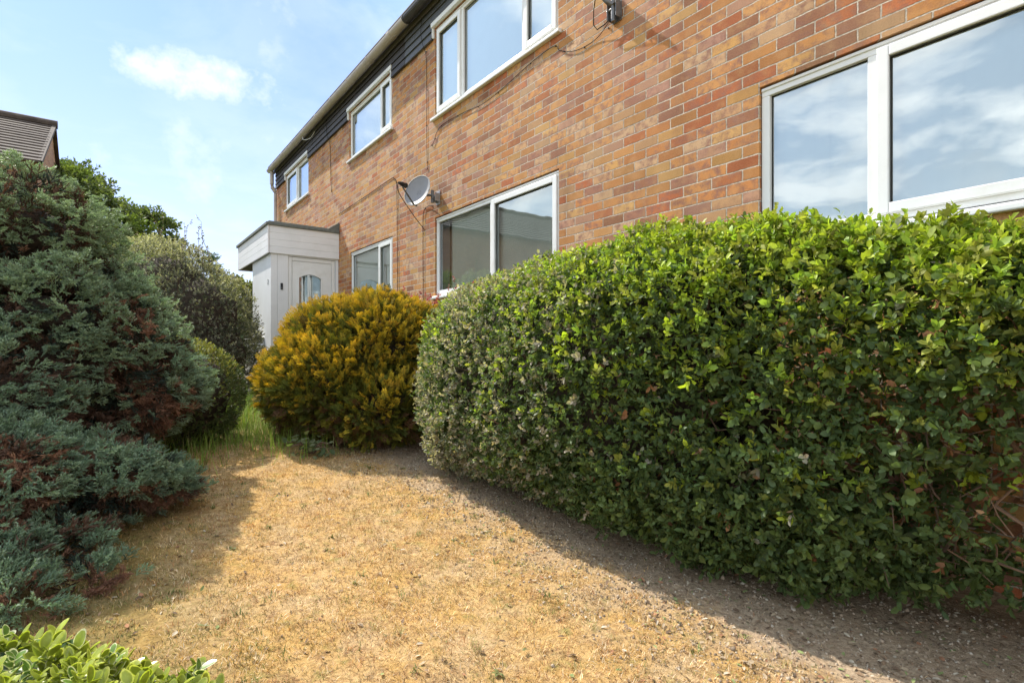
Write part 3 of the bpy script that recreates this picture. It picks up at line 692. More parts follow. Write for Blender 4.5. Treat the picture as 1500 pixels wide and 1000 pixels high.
cable([(10.15, .05, 4.3), (10.1, .05, 3.98), (10.06, .01, 3.8), (10.03, .01, 3.4), (9.98, .01, 2.9)], 'thin cable running down the brick between the two farthest upper windows', r=.004)
cable([(9.60, .007, 2.42), (8.4, .007, 2.45), (7.45, .007, 2.485), (7.25, .009, 2.47), (7.16, .010, 2.36), (7.14, .010, 2.0), (7.13, .010, 1.2), (7.12, .010, .3), (7.12, .010, -.5)], 'brown cable climbing beside the small lower window and crossing the brick', r=.004)
cable([(6.02, .03, 1.80), (6.2, .012, 1.84), (6.33, .010, 1.78), (6.345, .010, 1.4), (6.34, .010, .8), (6.34, .010, -.4)], 'black cable dropping from the satellite dish to the ground', r=.004)
mb = MB(); 

# ------------------------------------------------------------------ neighbour's house
def neighbour():
    ap = np.array([-13.7, 16.0]); rd = n[:2]; dd = d[:2]; Lg = 17.0; hw = 4.0; zr = 6.6; ze = 4.5
    base = np.array([*(ap+rd*Lg/2), -.6])
    t = thing('neighbouring_house', base, 'brown brick house with a brown tiled gable roof behind the conifer', 'house')
    P = lambda a, b, z: np.array([*(ap+rd*a+dd*b), z])
    mb = MB(); v = [P(0, -hw, -1), P(0, hw, -1), P(0, hw, ze), P(0, 0, zr), P(0, -hw, ze)]
    u = [q+np.array([*(rd*Lg), 0]) for q in v]
    mb.add(v+u, [(0, 1, 2, 3, 4), (9, 8, 7, 6, 5), (0, 4, 9, 5), (1, 6, 7, 2)])
    wl = mb.build('wall', M['brick_far'], t)
    me = wl.data
    mb = MB(); K = 15
    for sgn in (-1, 1):
        for k in range(K):
            t0, t1 = k/K, (k+1)/K
            b0, b1 = sgn*(hw+.25)*(1-t0), sgn*(hw+.25)*(1-t1-.012); z0 = ze-.14+(zr-ze+.14)*t0; z1 = ze-.14+(zr-ze+.14)*(t1+.012)
            a = -.06
            while a < Lg+.1:       # interlocking tiles, each a little out of line
                e = min(a+2.4, Lg+.12); j = random.uniform(0, .008)
                q = [P(a, b0, z0+.02), P(e, b0, z0+.02), P(e, b1, z1+.015), P(a, b1, z1+.015)]
                h = [x+np.array([0, 0, .055+j if i < 2 else .02]) for i, x in enumerate(q)]
                mb.add(q+h, [(0, 1, 2, 3), (4, 5, 6, 7), (0, 1, 5, 4), (1, 2, 6, 5), (2, 3, 7, 6), (3, 0, 4, 7)]); a = e
    r = mb.build('roof', M['rooftile_far'], t)
    mb = MB(); mb.tube([P(-.13, 0, zr+.09), P(Lg+.13, 0, zr+.09)], .12, 10); mb.build('ridge', M['rooftile_far'], r)
    mb = MB()
    for sgn in (-1, 1):
        a, b = P(-.10, sgn*(hw+.2), ze-.16), P(-.10, 0, zr-.02); q = np.array([*(rd*.09), 0])
        v = [a, b, b+np.array([0, 0, .10]), a+np.array([0, 0, .10])]; mb.add(v+[x+q for x in v], [(0, 1, 2, 3), (7, 6, 5, 4), (0, 4, 5, 1), (3, 2, 6, 7)])
    mb.build('verge', M['rooftile_far'], t)
neighbour()

# ================================================================== VEGETATION
def hash3(i, j, k, seed):
    h = (i*374761393+j*668265263+k*2147483647+seed*974634777) & 0xffffffff
    h = ((h ^ (h >> 13))*1274126177) & 0xffffffff
    return ((h ^ (h >> 16)) & 0xffff)/65535.
def vnoise(P, f, seed=0):
    Q = np.asarray(P)*f+37.7; I = np.floor(Q).astype(np.int64); t = Q-I; t = t*t*(3-2*t); r = 0
    for a in (0, 1):
        for b in (0, 1):
            for c in (0, 1):
                wgt = (t[:, 0] if a else 1-t[:, 0])*(t[:, 1] if b else 1-t[:, 1])*(t[:, 2] if c else 1-t[:, 2])
                r = r+wgt*hash3(I[:, 0]+a, I[:, 1]+b, I[:, 2]+c, seed)
    return r
def fbm(P, f, seed=0): return (vnoise(P, f, seed)+.5*vnoise(P, f*2.1, seed+1)+.25*vnoise(P, f*4.3, seed+2))/1.75
def unit(v): return v/(np.linalg.norm(v, axis=-1, keepdims=True)+1e-9)
def frames(dirs, ups):
    y = unit(dirs); x = unit(np.cross(y, ups)); z = np.cross(x, y); return np.stack([x, y, z], -1)
def rnd_unit(k): return unit(R.normal(size=(k, 3)))
class Tmpl:
    """a little piece of plant: verts, triangles and one number per triangle (its kind / place)"""
    def __init__(s): s.v = []; s.f = []; s.k = []
    def tri(s, a, b, c, k): i = len(s.v); s.v += [a, b, c]; s.f.append((i, i+1, i+2)); s.k.append(k)
    def add(s, v, f, k):
        i = len(s.v); s.v += [tuple(q) for q in v]; s.f += [tuple(x+i for x in q) for q in f]; s.k += list(k) if hasattr(k, '__len__') else [k]*len(f)
    def done(s): s.v = np.array(s.v, float); s.f = np.array(s.f, np.int64); s.k = np.array(s.k, float); return s
def grow(T, P, B, S, colour, name, mat, parent):
    """stamp templates T (list) at P with frames B and scales S; colour(idx, k) -> per triangle colour"""
    which = R.integers(0, len(T), len(P)); VV = []; FF = []; CC = []; ofs = 0
    for t, T_ in enumerate(T):
        ix = np.nonzero(which == t)[0]
        if not len(ix): continue
        v = np.einsum('nij,kj->nki', B[ix], T_.v)*S[ix, None, None]+P[ix, None, :]
        f = T_.f[None]+(np.arange(len(ix))*len(T_.v))[:, None, None]+ofs
        VV.append(v.reshape(-1, 3)); FF.append(f.reshape(-1, 3)); ofs += len(ix)*len(T_.v)
        m = len(T_.f); CC.append(colour(np.repeat(ix, m), np.tile(T_.k, len(ix))))
    return part(name, np.concatenate(VV), np.concatenate(FF), mat, parent, tint=np.concatenate(CC))
def leaf_shape(Ln=1., Wd=.46, fold=.18, curl=.15, base=(0, 0, 0), rot=None, fine=True):
    if fine: 
        h = Wd/2
        v = [(0, 0, 0), (-h*.86, .27, fold*h), (-h*.92, .70, fold*h-.02-curl*.3), (0, 1, -curl), (h*.92, .70, fold*h-.02-curl*.3), (h*.86, .27, fold*h), (0, .32, .02), (0, .68, -curl*.35)]
        f = [(0, 6, 1), (1, 6, 7), (1, 7, 2), (2, 7, 3), (0, 5, 6), (5, 7, 6), (5, 4, 7), (4, 3, 7)]
    else:
        h = Wd/2; v = [(0, 0, 0), (-h, .5, fold*h), (0, 1, -curl), (h, .5, fold*h)]; f = [(0, 3, 2), (0, 2, 1)]
    v = np.array(v)*Ln
    if rot is not None: v = v@np.array(rot).T
    return v+np.array(base), f
def rotm(axis_y, up=(0, 0, 1)):
    y = np.array(axis_y, float); y /= np.linalg.norm(y); x = np.cross(y, up); x /= (np.linalg.norm(x)+1e-9); z = np.cross(x, y); return np.stack([x, y, z], -1)
def sprig(nleaf, stem, L0, fine=True, Wd=.5, spread=.9):
    """twig tip growing along +Y with leaves all round; kinds 0..1 random per leaf, -1 twig"""
    T = Tmpl(); r = .02
    for k in range(3):
        a = 2*math.pi*k/3; b = 2*math.pi*(k+1)/3
        T.add([(r*math.cos(a), 0, r*math.sin(a)), (r*math.cos(b), 0, r*math.sin(b)), (0, stem, 0)], [(0, 1, 2)], -1)
    for i in range(nleaf):
        t = (i+.4)/nleaf; a = i*2.4+random.uniform(-.4, .4); out_ = spread*(1-.55*t)
        dr_ = (math.cos(a)*out_, .62+.35*t, math.sin(a)*out_)
        up = (math.cos(a)*-.5, 1, math.sin(a)*-.5)
        v, f = leaf_shape(L0*random.uniform(.75, 1.12), Wd*random.uniform(.85, 1.15), random.uniform(.1, .5), random.uniform(-.02, .25), (0, stem*t, 0), rotm(dr_, up), fine)
        T.add(v, f, random.random())
    return T.done()
def blob_points(blobs, count, zmin=None, seed=0, lump=.1, lf=4., inner=.12, keep=None):
    """points over the outer surface of a union of ellipsoids, with outward normals, lumpy"""
    P = []; Nn = []; ar = np.array([(b[3]*b[4]+b[4]*b[5]+b[3]*b[5]) for b in blobs]); ar /= ar.sum()
    for bi, b in enumerate(blobs):
        m = int(count*ar[bi]*1.6)+1; u = rnd_unit(m); c = np.array(b[:3]); r = np.array(b[3:6])
        p = c+u*r; nm = unit(u/r)
        ok = np.ones(m, bool)
        for bj, q in enumerate(blobs):
            if bj == bi: continue
            ok &= (((p-np.array(q[:3]))/np.array(q[3:6]))**2).sum(1) > .90
        P.append(p[ok]); Nn.append(nm[ok])
    P = np.concatenate(P); Nn = np.concatenate(Nn)
    g = fbm(P, lf, seed)-.5
    P = P+Nn*(g*2*lump)[:, None]-Nn*(R.random(len(P))**1.6*inner)[:, None]
    if zmin is not None:
        ok = P[:, 2] > zmin(P); P, Nn, g = P[ok], Nn[ok], g[ok]
    return P, Nn, g
def core(blobs, name, mat, parent, shrink, zmin=None, extra=None):
    """the twiggy heart of a shrub: rough lumps well inside the foliage"""
    V = []; Fc = []; o = 0
    for b in blobs:
        bm = bmesh.new(); bmesh.ops.create_icosphere(bm, subdivisions=3, radius=1)
        v = np.array([x.co[:] for x in bm.verts]); bm.verts.index_update(); f = np.array([[q.index for q in x.verts] for x in bm.faces]); bm.free()
        r = np.array(b[3:6])-shrink
        r = np.maximum(r, .03)
        p = np.array(b[:3])+v*r*(1+.35*(fbm(v*3+np.array(b[:3]), 2.)-.5))[:, None]
        if zmin is not None: p[:, 2] = np.maximum(p[:, 2], zmin(p)-.05)
        V.append(p); Fc.append(f+o); o += len(p)
    return part(name, np.concatenate(V), np.concatenate(Fc), mat, parent)
def stems(parent, root, tips, r0, name='trunk', mat=None, jit=.06, k=6):
    mb = MB()
    for tp in tips:
        a = np.array(root, float)+np.array([random.uniform(-.05, .05), random.uniform(-.05, .05), 0]); b = np.array(tp, float); pts = []; m = 7
        for i in range(m):
            t = i/(m-1); q = a*(1-t)+b*t; q = q+np.array([random.uniform(-1, 1), random.uniform(-1, 1), random.uniform(-.5, .5)])*jit*math.sin(math.pi*t); pts.append(q)
        mb.tube(pts, [r0*(1-.8*i/(m-1)) for i in range(m)], k)
    return mb.build(name, mat or M['bark'], parent)
zmin_g = lambda P: gz(P[:, 0], P[:, 1])+.03
def pick(cols, wts, k):
    c = np.array(cols); ix = R.choice(len(c), k, p=np.array(wts)/sum(wts)); return c[ix]

# ------------------------------------------------------------------ the big clipped hedge
def hedge():
    t = thing('clipped_hedge', W(1.6, .8, float(ground_z(1.6))), 'large rounded clipped hedge in front of the brick wall', 'hedge')
    tops = ([-1.6, 0, .6, 1.26, 1.8, 2.6, 3.3, 4.2], [.45, .46, .495, .60, .665, .625, .55, .49])
    fr = ([-1.6, 0, .7, 1.5, 2.1, 3.3, 4.2], [.78, .92, 1.06, 1.30, 1.47, 1.53, 1.50])
    def surf(s, th, inset=0.):
        top = np.interp(s, *tops)-inset; f_ = np.interp(s, *fr)-inset; bk = .09+inset
        bot = ground_z(s)+.05+np.interp(s, [-1, .3, .9, 1.5], [.30, .18, .04, .0])+inset*.3
        e = np.sqrt(np.clip(1-np.clip((s-3.25)/(.90-inset), 0, 1)**2.2, 0, 1))
        zc = -.20; a = (f_-bk)/2*e; oc = (f_+bk)/2
        c, q = np.cos(th), np.sin(th); m = np.where(q > 0, 2/2.35, 2/3.6)
        oo = oc+a*np.sign(c)*np.abs(c)**m
        z = np.where(q > 0, zc+(top-zc)*e**.55*np.abs(q)**m, zc-(zc-bot)*e**.10*np.abs(q)**m)
        oo = oo+np.where(q < 0, -.05*np.abs(q)**2*np.sign(c)*e, 0)
        return np.stack([-n[0]*(D-oo)+s*d[0], -n[1]*(D-oo)+s*d[1], z], -1)
    def sample(cnt):
        m = cnt*3; s = R.uniform(-1.5, 4.149, m); s = np.where(R.random(m) < .28, 4.149-R.random(m)**2*.9, s); th = R.uniform(-math.pi, math.pi, m)
        u3 = R.random(m); v = R.uniform(-1, 1, m); mv = np.where(v > 0, 2/2.35, 2/3.6); q3 = np.arcsin(np.sign(v)*np.abs(v)**(1/mv)); th = np.where(u3 < .34, np.where(R.random(m) < .5, q3, math.pi-q3), th)
        mw = np.where(th > 0, 2/2.35, 2/3.6); q4 = np.arccos(np.clip(np.sign(v)*np.abs(v)**(1/mw), -1, 1))*np.where(th > 0, 1, -1); th = np.where((u3 >= .34) & (u3 < .6), q4, th)
        th = (th+math.pi) % (2*math.pi)-math.pi
        # density for the extra end samples
        q = 1/(.72/5.65+np.where(s > 3.249, .28/.9*.5/np.sqrt(np.clip((4.149-s)/.9, 1e-4, 1)), 0))
        e = 1e-3; P0 = surf(s, th); ds = (surf(s+e, th)-surf(s-e, th))/(2*e); dt = (surf(s, th+e)-surf(s, th-e))/(2*e)
        cr = np.cross(dt, ds); mm = np.where(np.sin(th) > 0, 2/2.35, 2/3.6); sa, ca = np.abs(np.sin(th))+1e-4, np.abs(np.cos(th))+1e-4
        pdf = .40/(2*math.pi)+.34*.25*mm*sa**(mm-1)*ca+.26*.25*mm*ca**(mm-1)*sa
        A = np.linalg.norm(cr, axis=1)*q/pdf; nm = unit(cr)
        cen = surf(s, th*0)*.5+surf(s, th*0+math.pi)*.5; cen[:, 2] = -.2
        nm = nm*np.sign(((P0-cen)*nm).sum(1))[:, None]
        A = np.clip(A, 0, np.percentile(A, 99)); c_ = np.cos(th); A = np.where((c_ < -.25) & (np.sin(th) < .75), A*.35, A)
        ix = R.choice(m, cnt, p=A/A.sum(), replace=False); return s[ix], th[ix], P0[ix], nm[ix]
    CNT = 35000
    s, th, P, nm = sample(CNT)
    g = fbm(P, 5., 3)-.5; g2 = fbm(P, 2.2, 9)-.5
    oo = SO(P[:, 0], P[:, 1])[1]
    # threadbare low down at the near end
    bare = np.clip((.95-s)/.6, 0, 1)*np.clip((-.05-P[:, 2])/.5, 0, 1)
    keep = R.random(CNT) > bare*1.0+np.where((g < -.15) & (s < 2.2), .38, 0)
    s, th, P, nm, g, g2, bare = (x[keep] for x in (s, th, P, nm, g, g2, bare)); k = len(s)
    P = P+nm*(g*.16+g2*.16)[:, None]-nm*(R.random(k)**1.4*.10)[:, None]
    P = P-nm*(bare*.18*R.random(k))[:, None]
    dirs = nm*.42+np.array([0, 0, .30])+rnd_unit(k)*.75
    B = frames(dirs, rnd_unit(k)*.6+nm)
    size = np.interp(s, [0, 1.5, 2.6, 4.1], [.039, .033, .024, .0205])*R.uniform(.75, 1.25, k)
    T = [sprig(random.choice((5, 6, 7, 8)), random.uniform(1.0, 1.8), random.uniform(.8, 1.15), True, .54, random.uniform(.55, 1.0)) for _ in range(11)]
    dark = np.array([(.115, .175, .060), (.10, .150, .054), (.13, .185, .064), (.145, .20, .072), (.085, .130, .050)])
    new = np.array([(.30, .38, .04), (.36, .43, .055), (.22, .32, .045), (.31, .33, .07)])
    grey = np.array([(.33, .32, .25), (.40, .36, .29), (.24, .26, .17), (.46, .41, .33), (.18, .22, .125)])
    pn = np.clip((nm[:, 2]+.15)*1.1, 0, .88)*np.clip(1.35-np.abs(s-1.2)*.28, .25, 1)+np.clip(g*1.2+.06, 0, .4)*np.clip((P[:, 2]+.7), 0, 1)  # yellow new growth crowds upward and high faces, painting in the sunlit top
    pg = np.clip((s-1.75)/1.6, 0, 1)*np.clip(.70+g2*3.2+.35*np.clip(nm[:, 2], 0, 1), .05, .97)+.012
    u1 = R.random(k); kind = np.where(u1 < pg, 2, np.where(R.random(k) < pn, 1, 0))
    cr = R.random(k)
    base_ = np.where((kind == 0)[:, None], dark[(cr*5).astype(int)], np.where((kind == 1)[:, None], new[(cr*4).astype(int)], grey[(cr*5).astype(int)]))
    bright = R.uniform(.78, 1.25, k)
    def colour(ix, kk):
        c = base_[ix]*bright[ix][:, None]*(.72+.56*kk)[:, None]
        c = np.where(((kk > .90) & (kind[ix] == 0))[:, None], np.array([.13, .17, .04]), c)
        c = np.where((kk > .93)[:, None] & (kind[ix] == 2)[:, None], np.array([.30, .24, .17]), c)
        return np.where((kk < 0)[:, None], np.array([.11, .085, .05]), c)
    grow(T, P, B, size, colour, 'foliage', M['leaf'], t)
    # second, deeper layer so that gaps show leaves and shade, not a wall
    s2, th2, P2, nm2 = sample(9000)
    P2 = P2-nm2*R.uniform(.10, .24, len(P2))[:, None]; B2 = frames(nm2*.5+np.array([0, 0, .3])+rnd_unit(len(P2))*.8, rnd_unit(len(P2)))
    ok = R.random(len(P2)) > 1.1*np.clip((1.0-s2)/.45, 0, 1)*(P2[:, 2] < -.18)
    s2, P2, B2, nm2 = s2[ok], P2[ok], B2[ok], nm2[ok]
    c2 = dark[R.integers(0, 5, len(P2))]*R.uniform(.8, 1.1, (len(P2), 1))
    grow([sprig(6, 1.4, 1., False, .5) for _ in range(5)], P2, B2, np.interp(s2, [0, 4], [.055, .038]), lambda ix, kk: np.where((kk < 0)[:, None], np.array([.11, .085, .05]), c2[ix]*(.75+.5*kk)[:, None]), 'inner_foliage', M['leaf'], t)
    # brown, withered leaves caught low down at the near end
    m = 420; s3, th3, P3, nm3 = sample(6000); ok = (s3 < 1.9) & (P3[:, 2] < 0) & (P3[:, 2] > -.85); P3, nm3 = P3[ok][:m], nm3[ok][:m]
    P3 = P3-nm3*R.uniform(.02, .2, len(P3))[:, None]; B3 = frames(rnd_unit(len(P3))+np.array([0, 0, -.4]), rnd_unit(len(P3)))
    cb_ = pick([(.24, .12, .06), (.30, .17, .09), (.19, .09, .05), (.34, .22, .13)], [3, 2, 2, 1], len(P3))
    grow([sprig(3, .8, 1., True, .55) for _ in range(3)], P3, B3, R.uniform(.025, .045, len(P3)), lambda ix, kk: cb_[ix]*(.8+.4*np.abs(kk))[:, None], 'withered_leaf', M['dead'], t)
    # trunk, branches and twigs
    mb = MB()
    for q in range(34):
        sA = random.uniform(-1.2, 3.6); root = W(sA, .48+random.uniform(-.14, .14), float(ground_z(sA))-.03)
        tip = surf(np.array([min(4.0, max(-1.4, sA+random.uniform(-.5, .5)))]), np.array([random.uniform(-.5, 2.2)]), .10)[0]
        pts = [root+(tip-root)*i/6+np.array([random.uniform(-1, 1), random.uniform(-1, 1), random.uniform(-.4, .4)])*.06*math.sin(math.pi*i/6) for i in range(7)]
        mb.tube(pts, [.013*(1-.8*i/6) for i in range(7)], 6)
        for _ in range(7):
            i = random.randint(2, 5); a = np.array(pts[i]); b = a+np.array(rnd_unit(1)[0])*random.uniform(.15, .42)+np.array([0, 0, .08]); c_ = (a+b)/2+np.array(rnd_unit(1)[0])*.03
            mb.tube([a, c_, b], [.007, .005, .002], 5)
    mb.build('branches', M['twig'], t)
    mb = MB(); s4, th4, P4, nm4 = sample(1500)
    for i in range(1500):
        pr = .9 if s4[i] < 1.7 else .25
        if random.random() > pr: continue
        a = P4[i]-nm4[i]*.16; dv = nm4[i]*.6+rnd_unit(1)[0]*.9+np.array([0, 0, .2]); dv /= np.linalg.norm(dv); b = a+dv*random.uniform(.08, .22)
        mb.tube([a, (a+b)/2+rnd_unit(1)[0]*.012, b], [.0035, .0026, .001], 4, False)
    # long sprays drooping over the soil
    mb.build('twigs', M['twig'], t)
    # heart of the hedge
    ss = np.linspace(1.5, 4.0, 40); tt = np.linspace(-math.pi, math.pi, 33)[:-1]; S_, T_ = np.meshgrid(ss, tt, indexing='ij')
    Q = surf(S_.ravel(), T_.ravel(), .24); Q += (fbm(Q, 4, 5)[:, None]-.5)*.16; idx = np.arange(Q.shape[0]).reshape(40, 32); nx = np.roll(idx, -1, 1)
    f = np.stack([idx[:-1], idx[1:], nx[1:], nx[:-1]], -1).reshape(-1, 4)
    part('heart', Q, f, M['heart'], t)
hedge()

# ------------------------------------------------------------------ golden conifer bush
def plume():
    T = Tmpl(); 
    def strip(a, b, w_, k, up=(0, 0, 1)):
        a, b = np.array(a, float), np.array(b, float); y = b-a; x = np.cross(y, up); x = x/(np.linalg.norm(x)+1e-9)*w_
        m = a*.45+b*.55; T.add([a, m-x, b, m+x], [(0, 3, 2), (0, 2, 1)], k)
    for i in range(11):
        t = i/10; p = np.array([.03*math.sin(t*5), t, .08*math.sin(t*3)])
        ln = .46*(1-.55*t)*random.uniform(.8, 1.15)
        for sg in (-1, 1):
            dv = np.array([sg*.8, .75, random.uniform(-.35, .35)]); dv /= np.linalg.norm(dv); e = p+dv*ln; strip(p, e, .030, t*.6+.2, (random.uniform(-.7, .7), 0, 1))
            for q in (.45, .75):
                c = p+dv*ln*q
                for s2 in (-1, 1):
                    dw = dv+np.array([s2*.55, .35, random.uniform(-.4, .4)]); dw /= np.linalg.norm(dw); strip(c, c+dw*ln*.42, .026, t*.6+.4, (random.uniform(-.8, .8), 0, 1))
    strip((0, 0, 0), (0, .6, .06), .02, 0); strip((0, .5, .06), (0, 1.15, .06), .022, 1.)
    return T.done()
def golden_bush():
    c = np.array([-1.66, 5.30, 0])
    gzc = float(gz(c[0], c[1]))
    t = thing('golden_conifer', (c[0], c[1], gzc), 'golden yellow conifer bush between the hedge and the porch', 'bush')
    bl = [(-1.57, 5.25, -.34, .82, .84, .60), (-1.25, 5.30, -.02, .62, .66, .56), (-1.82, 5.40, -.26, .46, .55, .48), (-1.62, 5.35, .08, .62, .62, .42), (-.92, 5.45, -.1, .42, .5, .52), (-1.87, 5.1, -.50, .38, .45, .32), (-1.2, 4.95, -.5, .6, .6, .38)]
    P, nm, g = blob_points(bl, 15000, zmin_g, 21, .065, 4.5, .12); k = len(P)
    keep = (R.random(k) > np.where(g < -.13, .35, 0)) & ((P[:, 1] < 5.9) | (R.random(k) < .4)); P, nm, g = P[keep], nm[keep], g[keep]; k = len(P)
    dirs = nm*.8+np.array([0, 0, .45])+rnd_unit(k)*.6; B = frames(dirs, rnd_unit(k)*.7+np.array([0, 0, .4])); S = R.uniform(.045, .095, k)
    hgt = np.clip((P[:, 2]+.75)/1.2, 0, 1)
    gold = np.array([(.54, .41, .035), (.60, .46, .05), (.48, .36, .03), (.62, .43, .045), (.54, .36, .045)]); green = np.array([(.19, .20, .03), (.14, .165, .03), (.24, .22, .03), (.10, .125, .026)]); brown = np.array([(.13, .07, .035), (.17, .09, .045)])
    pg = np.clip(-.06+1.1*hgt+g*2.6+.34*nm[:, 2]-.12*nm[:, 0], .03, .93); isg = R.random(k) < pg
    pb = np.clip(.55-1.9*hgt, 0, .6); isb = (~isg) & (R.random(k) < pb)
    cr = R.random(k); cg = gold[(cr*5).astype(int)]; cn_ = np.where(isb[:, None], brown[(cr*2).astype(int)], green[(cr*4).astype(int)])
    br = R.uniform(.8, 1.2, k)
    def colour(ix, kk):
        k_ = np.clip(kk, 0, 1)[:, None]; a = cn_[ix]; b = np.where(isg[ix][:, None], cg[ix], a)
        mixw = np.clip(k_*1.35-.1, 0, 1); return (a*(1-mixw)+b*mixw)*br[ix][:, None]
    T = [plume() for _ in range(6)]
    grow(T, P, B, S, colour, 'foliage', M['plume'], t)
    P2, nm2, g2 = blob_points([(b[0], b[1], b[2], b[3]-.13, b[4]-.13, b[5]-.13) for b in bl], 4200, zmin_g, 5, .05, 4, .1); k2 = len(P2)
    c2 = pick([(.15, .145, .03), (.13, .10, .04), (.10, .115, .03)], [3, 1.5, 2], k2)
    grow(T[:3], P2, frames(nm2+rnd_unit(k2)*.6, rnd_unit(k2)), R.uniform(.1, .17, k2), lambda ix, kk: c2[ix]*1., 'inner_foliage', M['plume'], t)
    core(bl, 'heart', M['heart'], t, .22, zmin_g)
    stems(t, (c[0], c[1], gzc-.03), [(c[0]+random.uniform(-.7, .7), c[1]+random.uniform(-.6, .6), random.uniform(-.3, .2)) for _ in range(9)], .035)
golden_bush()

# ------------------------------------------------------------------ blue spruce at the left
def spray(dead=False, tufts=6):
    """flat spray of short needled shoots"""
    T = Tmpl()
    def shoot(a, b, ln, cnt, k0):
        a, b = np.array(a, float), np.array(b, float); ax = (b-a); Lx = np.linalg.norm(ax); ax /= Lx
        x = np.cross(ax, (0, 0, 1)); x /= (np.linalg.norm(x)+1e-9); z = np.cross(x, ax)
        T.add([a-x*.012, a+x*.012, b], [(0, 1, 2)], -1)
        for i in range(cnt):
            q = (i+random.random())/cnt; p = a+ax*Lx*q; an = random.uniform(-.35, math.pi+.35) if random.random() < .75 else random.uniform(math.pi, 2*math.pi)
            rad = x*math.cos(an)+z*math.sin(an); dv = ax*.85+rad*random.uniform(.45, .85); dv /= np.linalg.norm(dv); l = ln*random.uniform(.75, 1.15)*(1-.25*abs(q-.5))
            sd_ = np.cross(dv, rad); sd_ /= (np.linalg.norm(sd_)+1e-9); w_ = .030 if not dead else .020
            T.add([p-sd_*w_, p+sd_*w_, p+dv*l], [(0, 1, 2)], min(1, k0+.35*q+random.uniform(-.1, .1)))
    shoot((0, 0, 0), (0, 1, .05), .20, 22, .35)
    for i in range(tufts):
        t = .10+.75*i/tufts; sg = 1 if i % 2 else -1; ln = (.62-.30*t)*random.uniform(.8, 1.2)
        dv = np.array([sg*.78, .70, random.uniform(-.30, .38)]); dv /= np.linalg.norm(dv); p = np.array([0, t, .05*t]); e = p+dv*ln
        shoot(p, e, .19, 15, .42)
        if ln > .42:
            dw = dv+np.array([-sg*.5, .45, random.uniform(-.2, .3)]); dw /= np.linalg.norm(dw); c = p+dv*ln*.45; shoot(c, c+dw*ln*.55, .17, 9, .45)
    return T.done()
SPR = [spray() for _ in range(6)]; SPRD = [spray(True) for _ in range(4)]
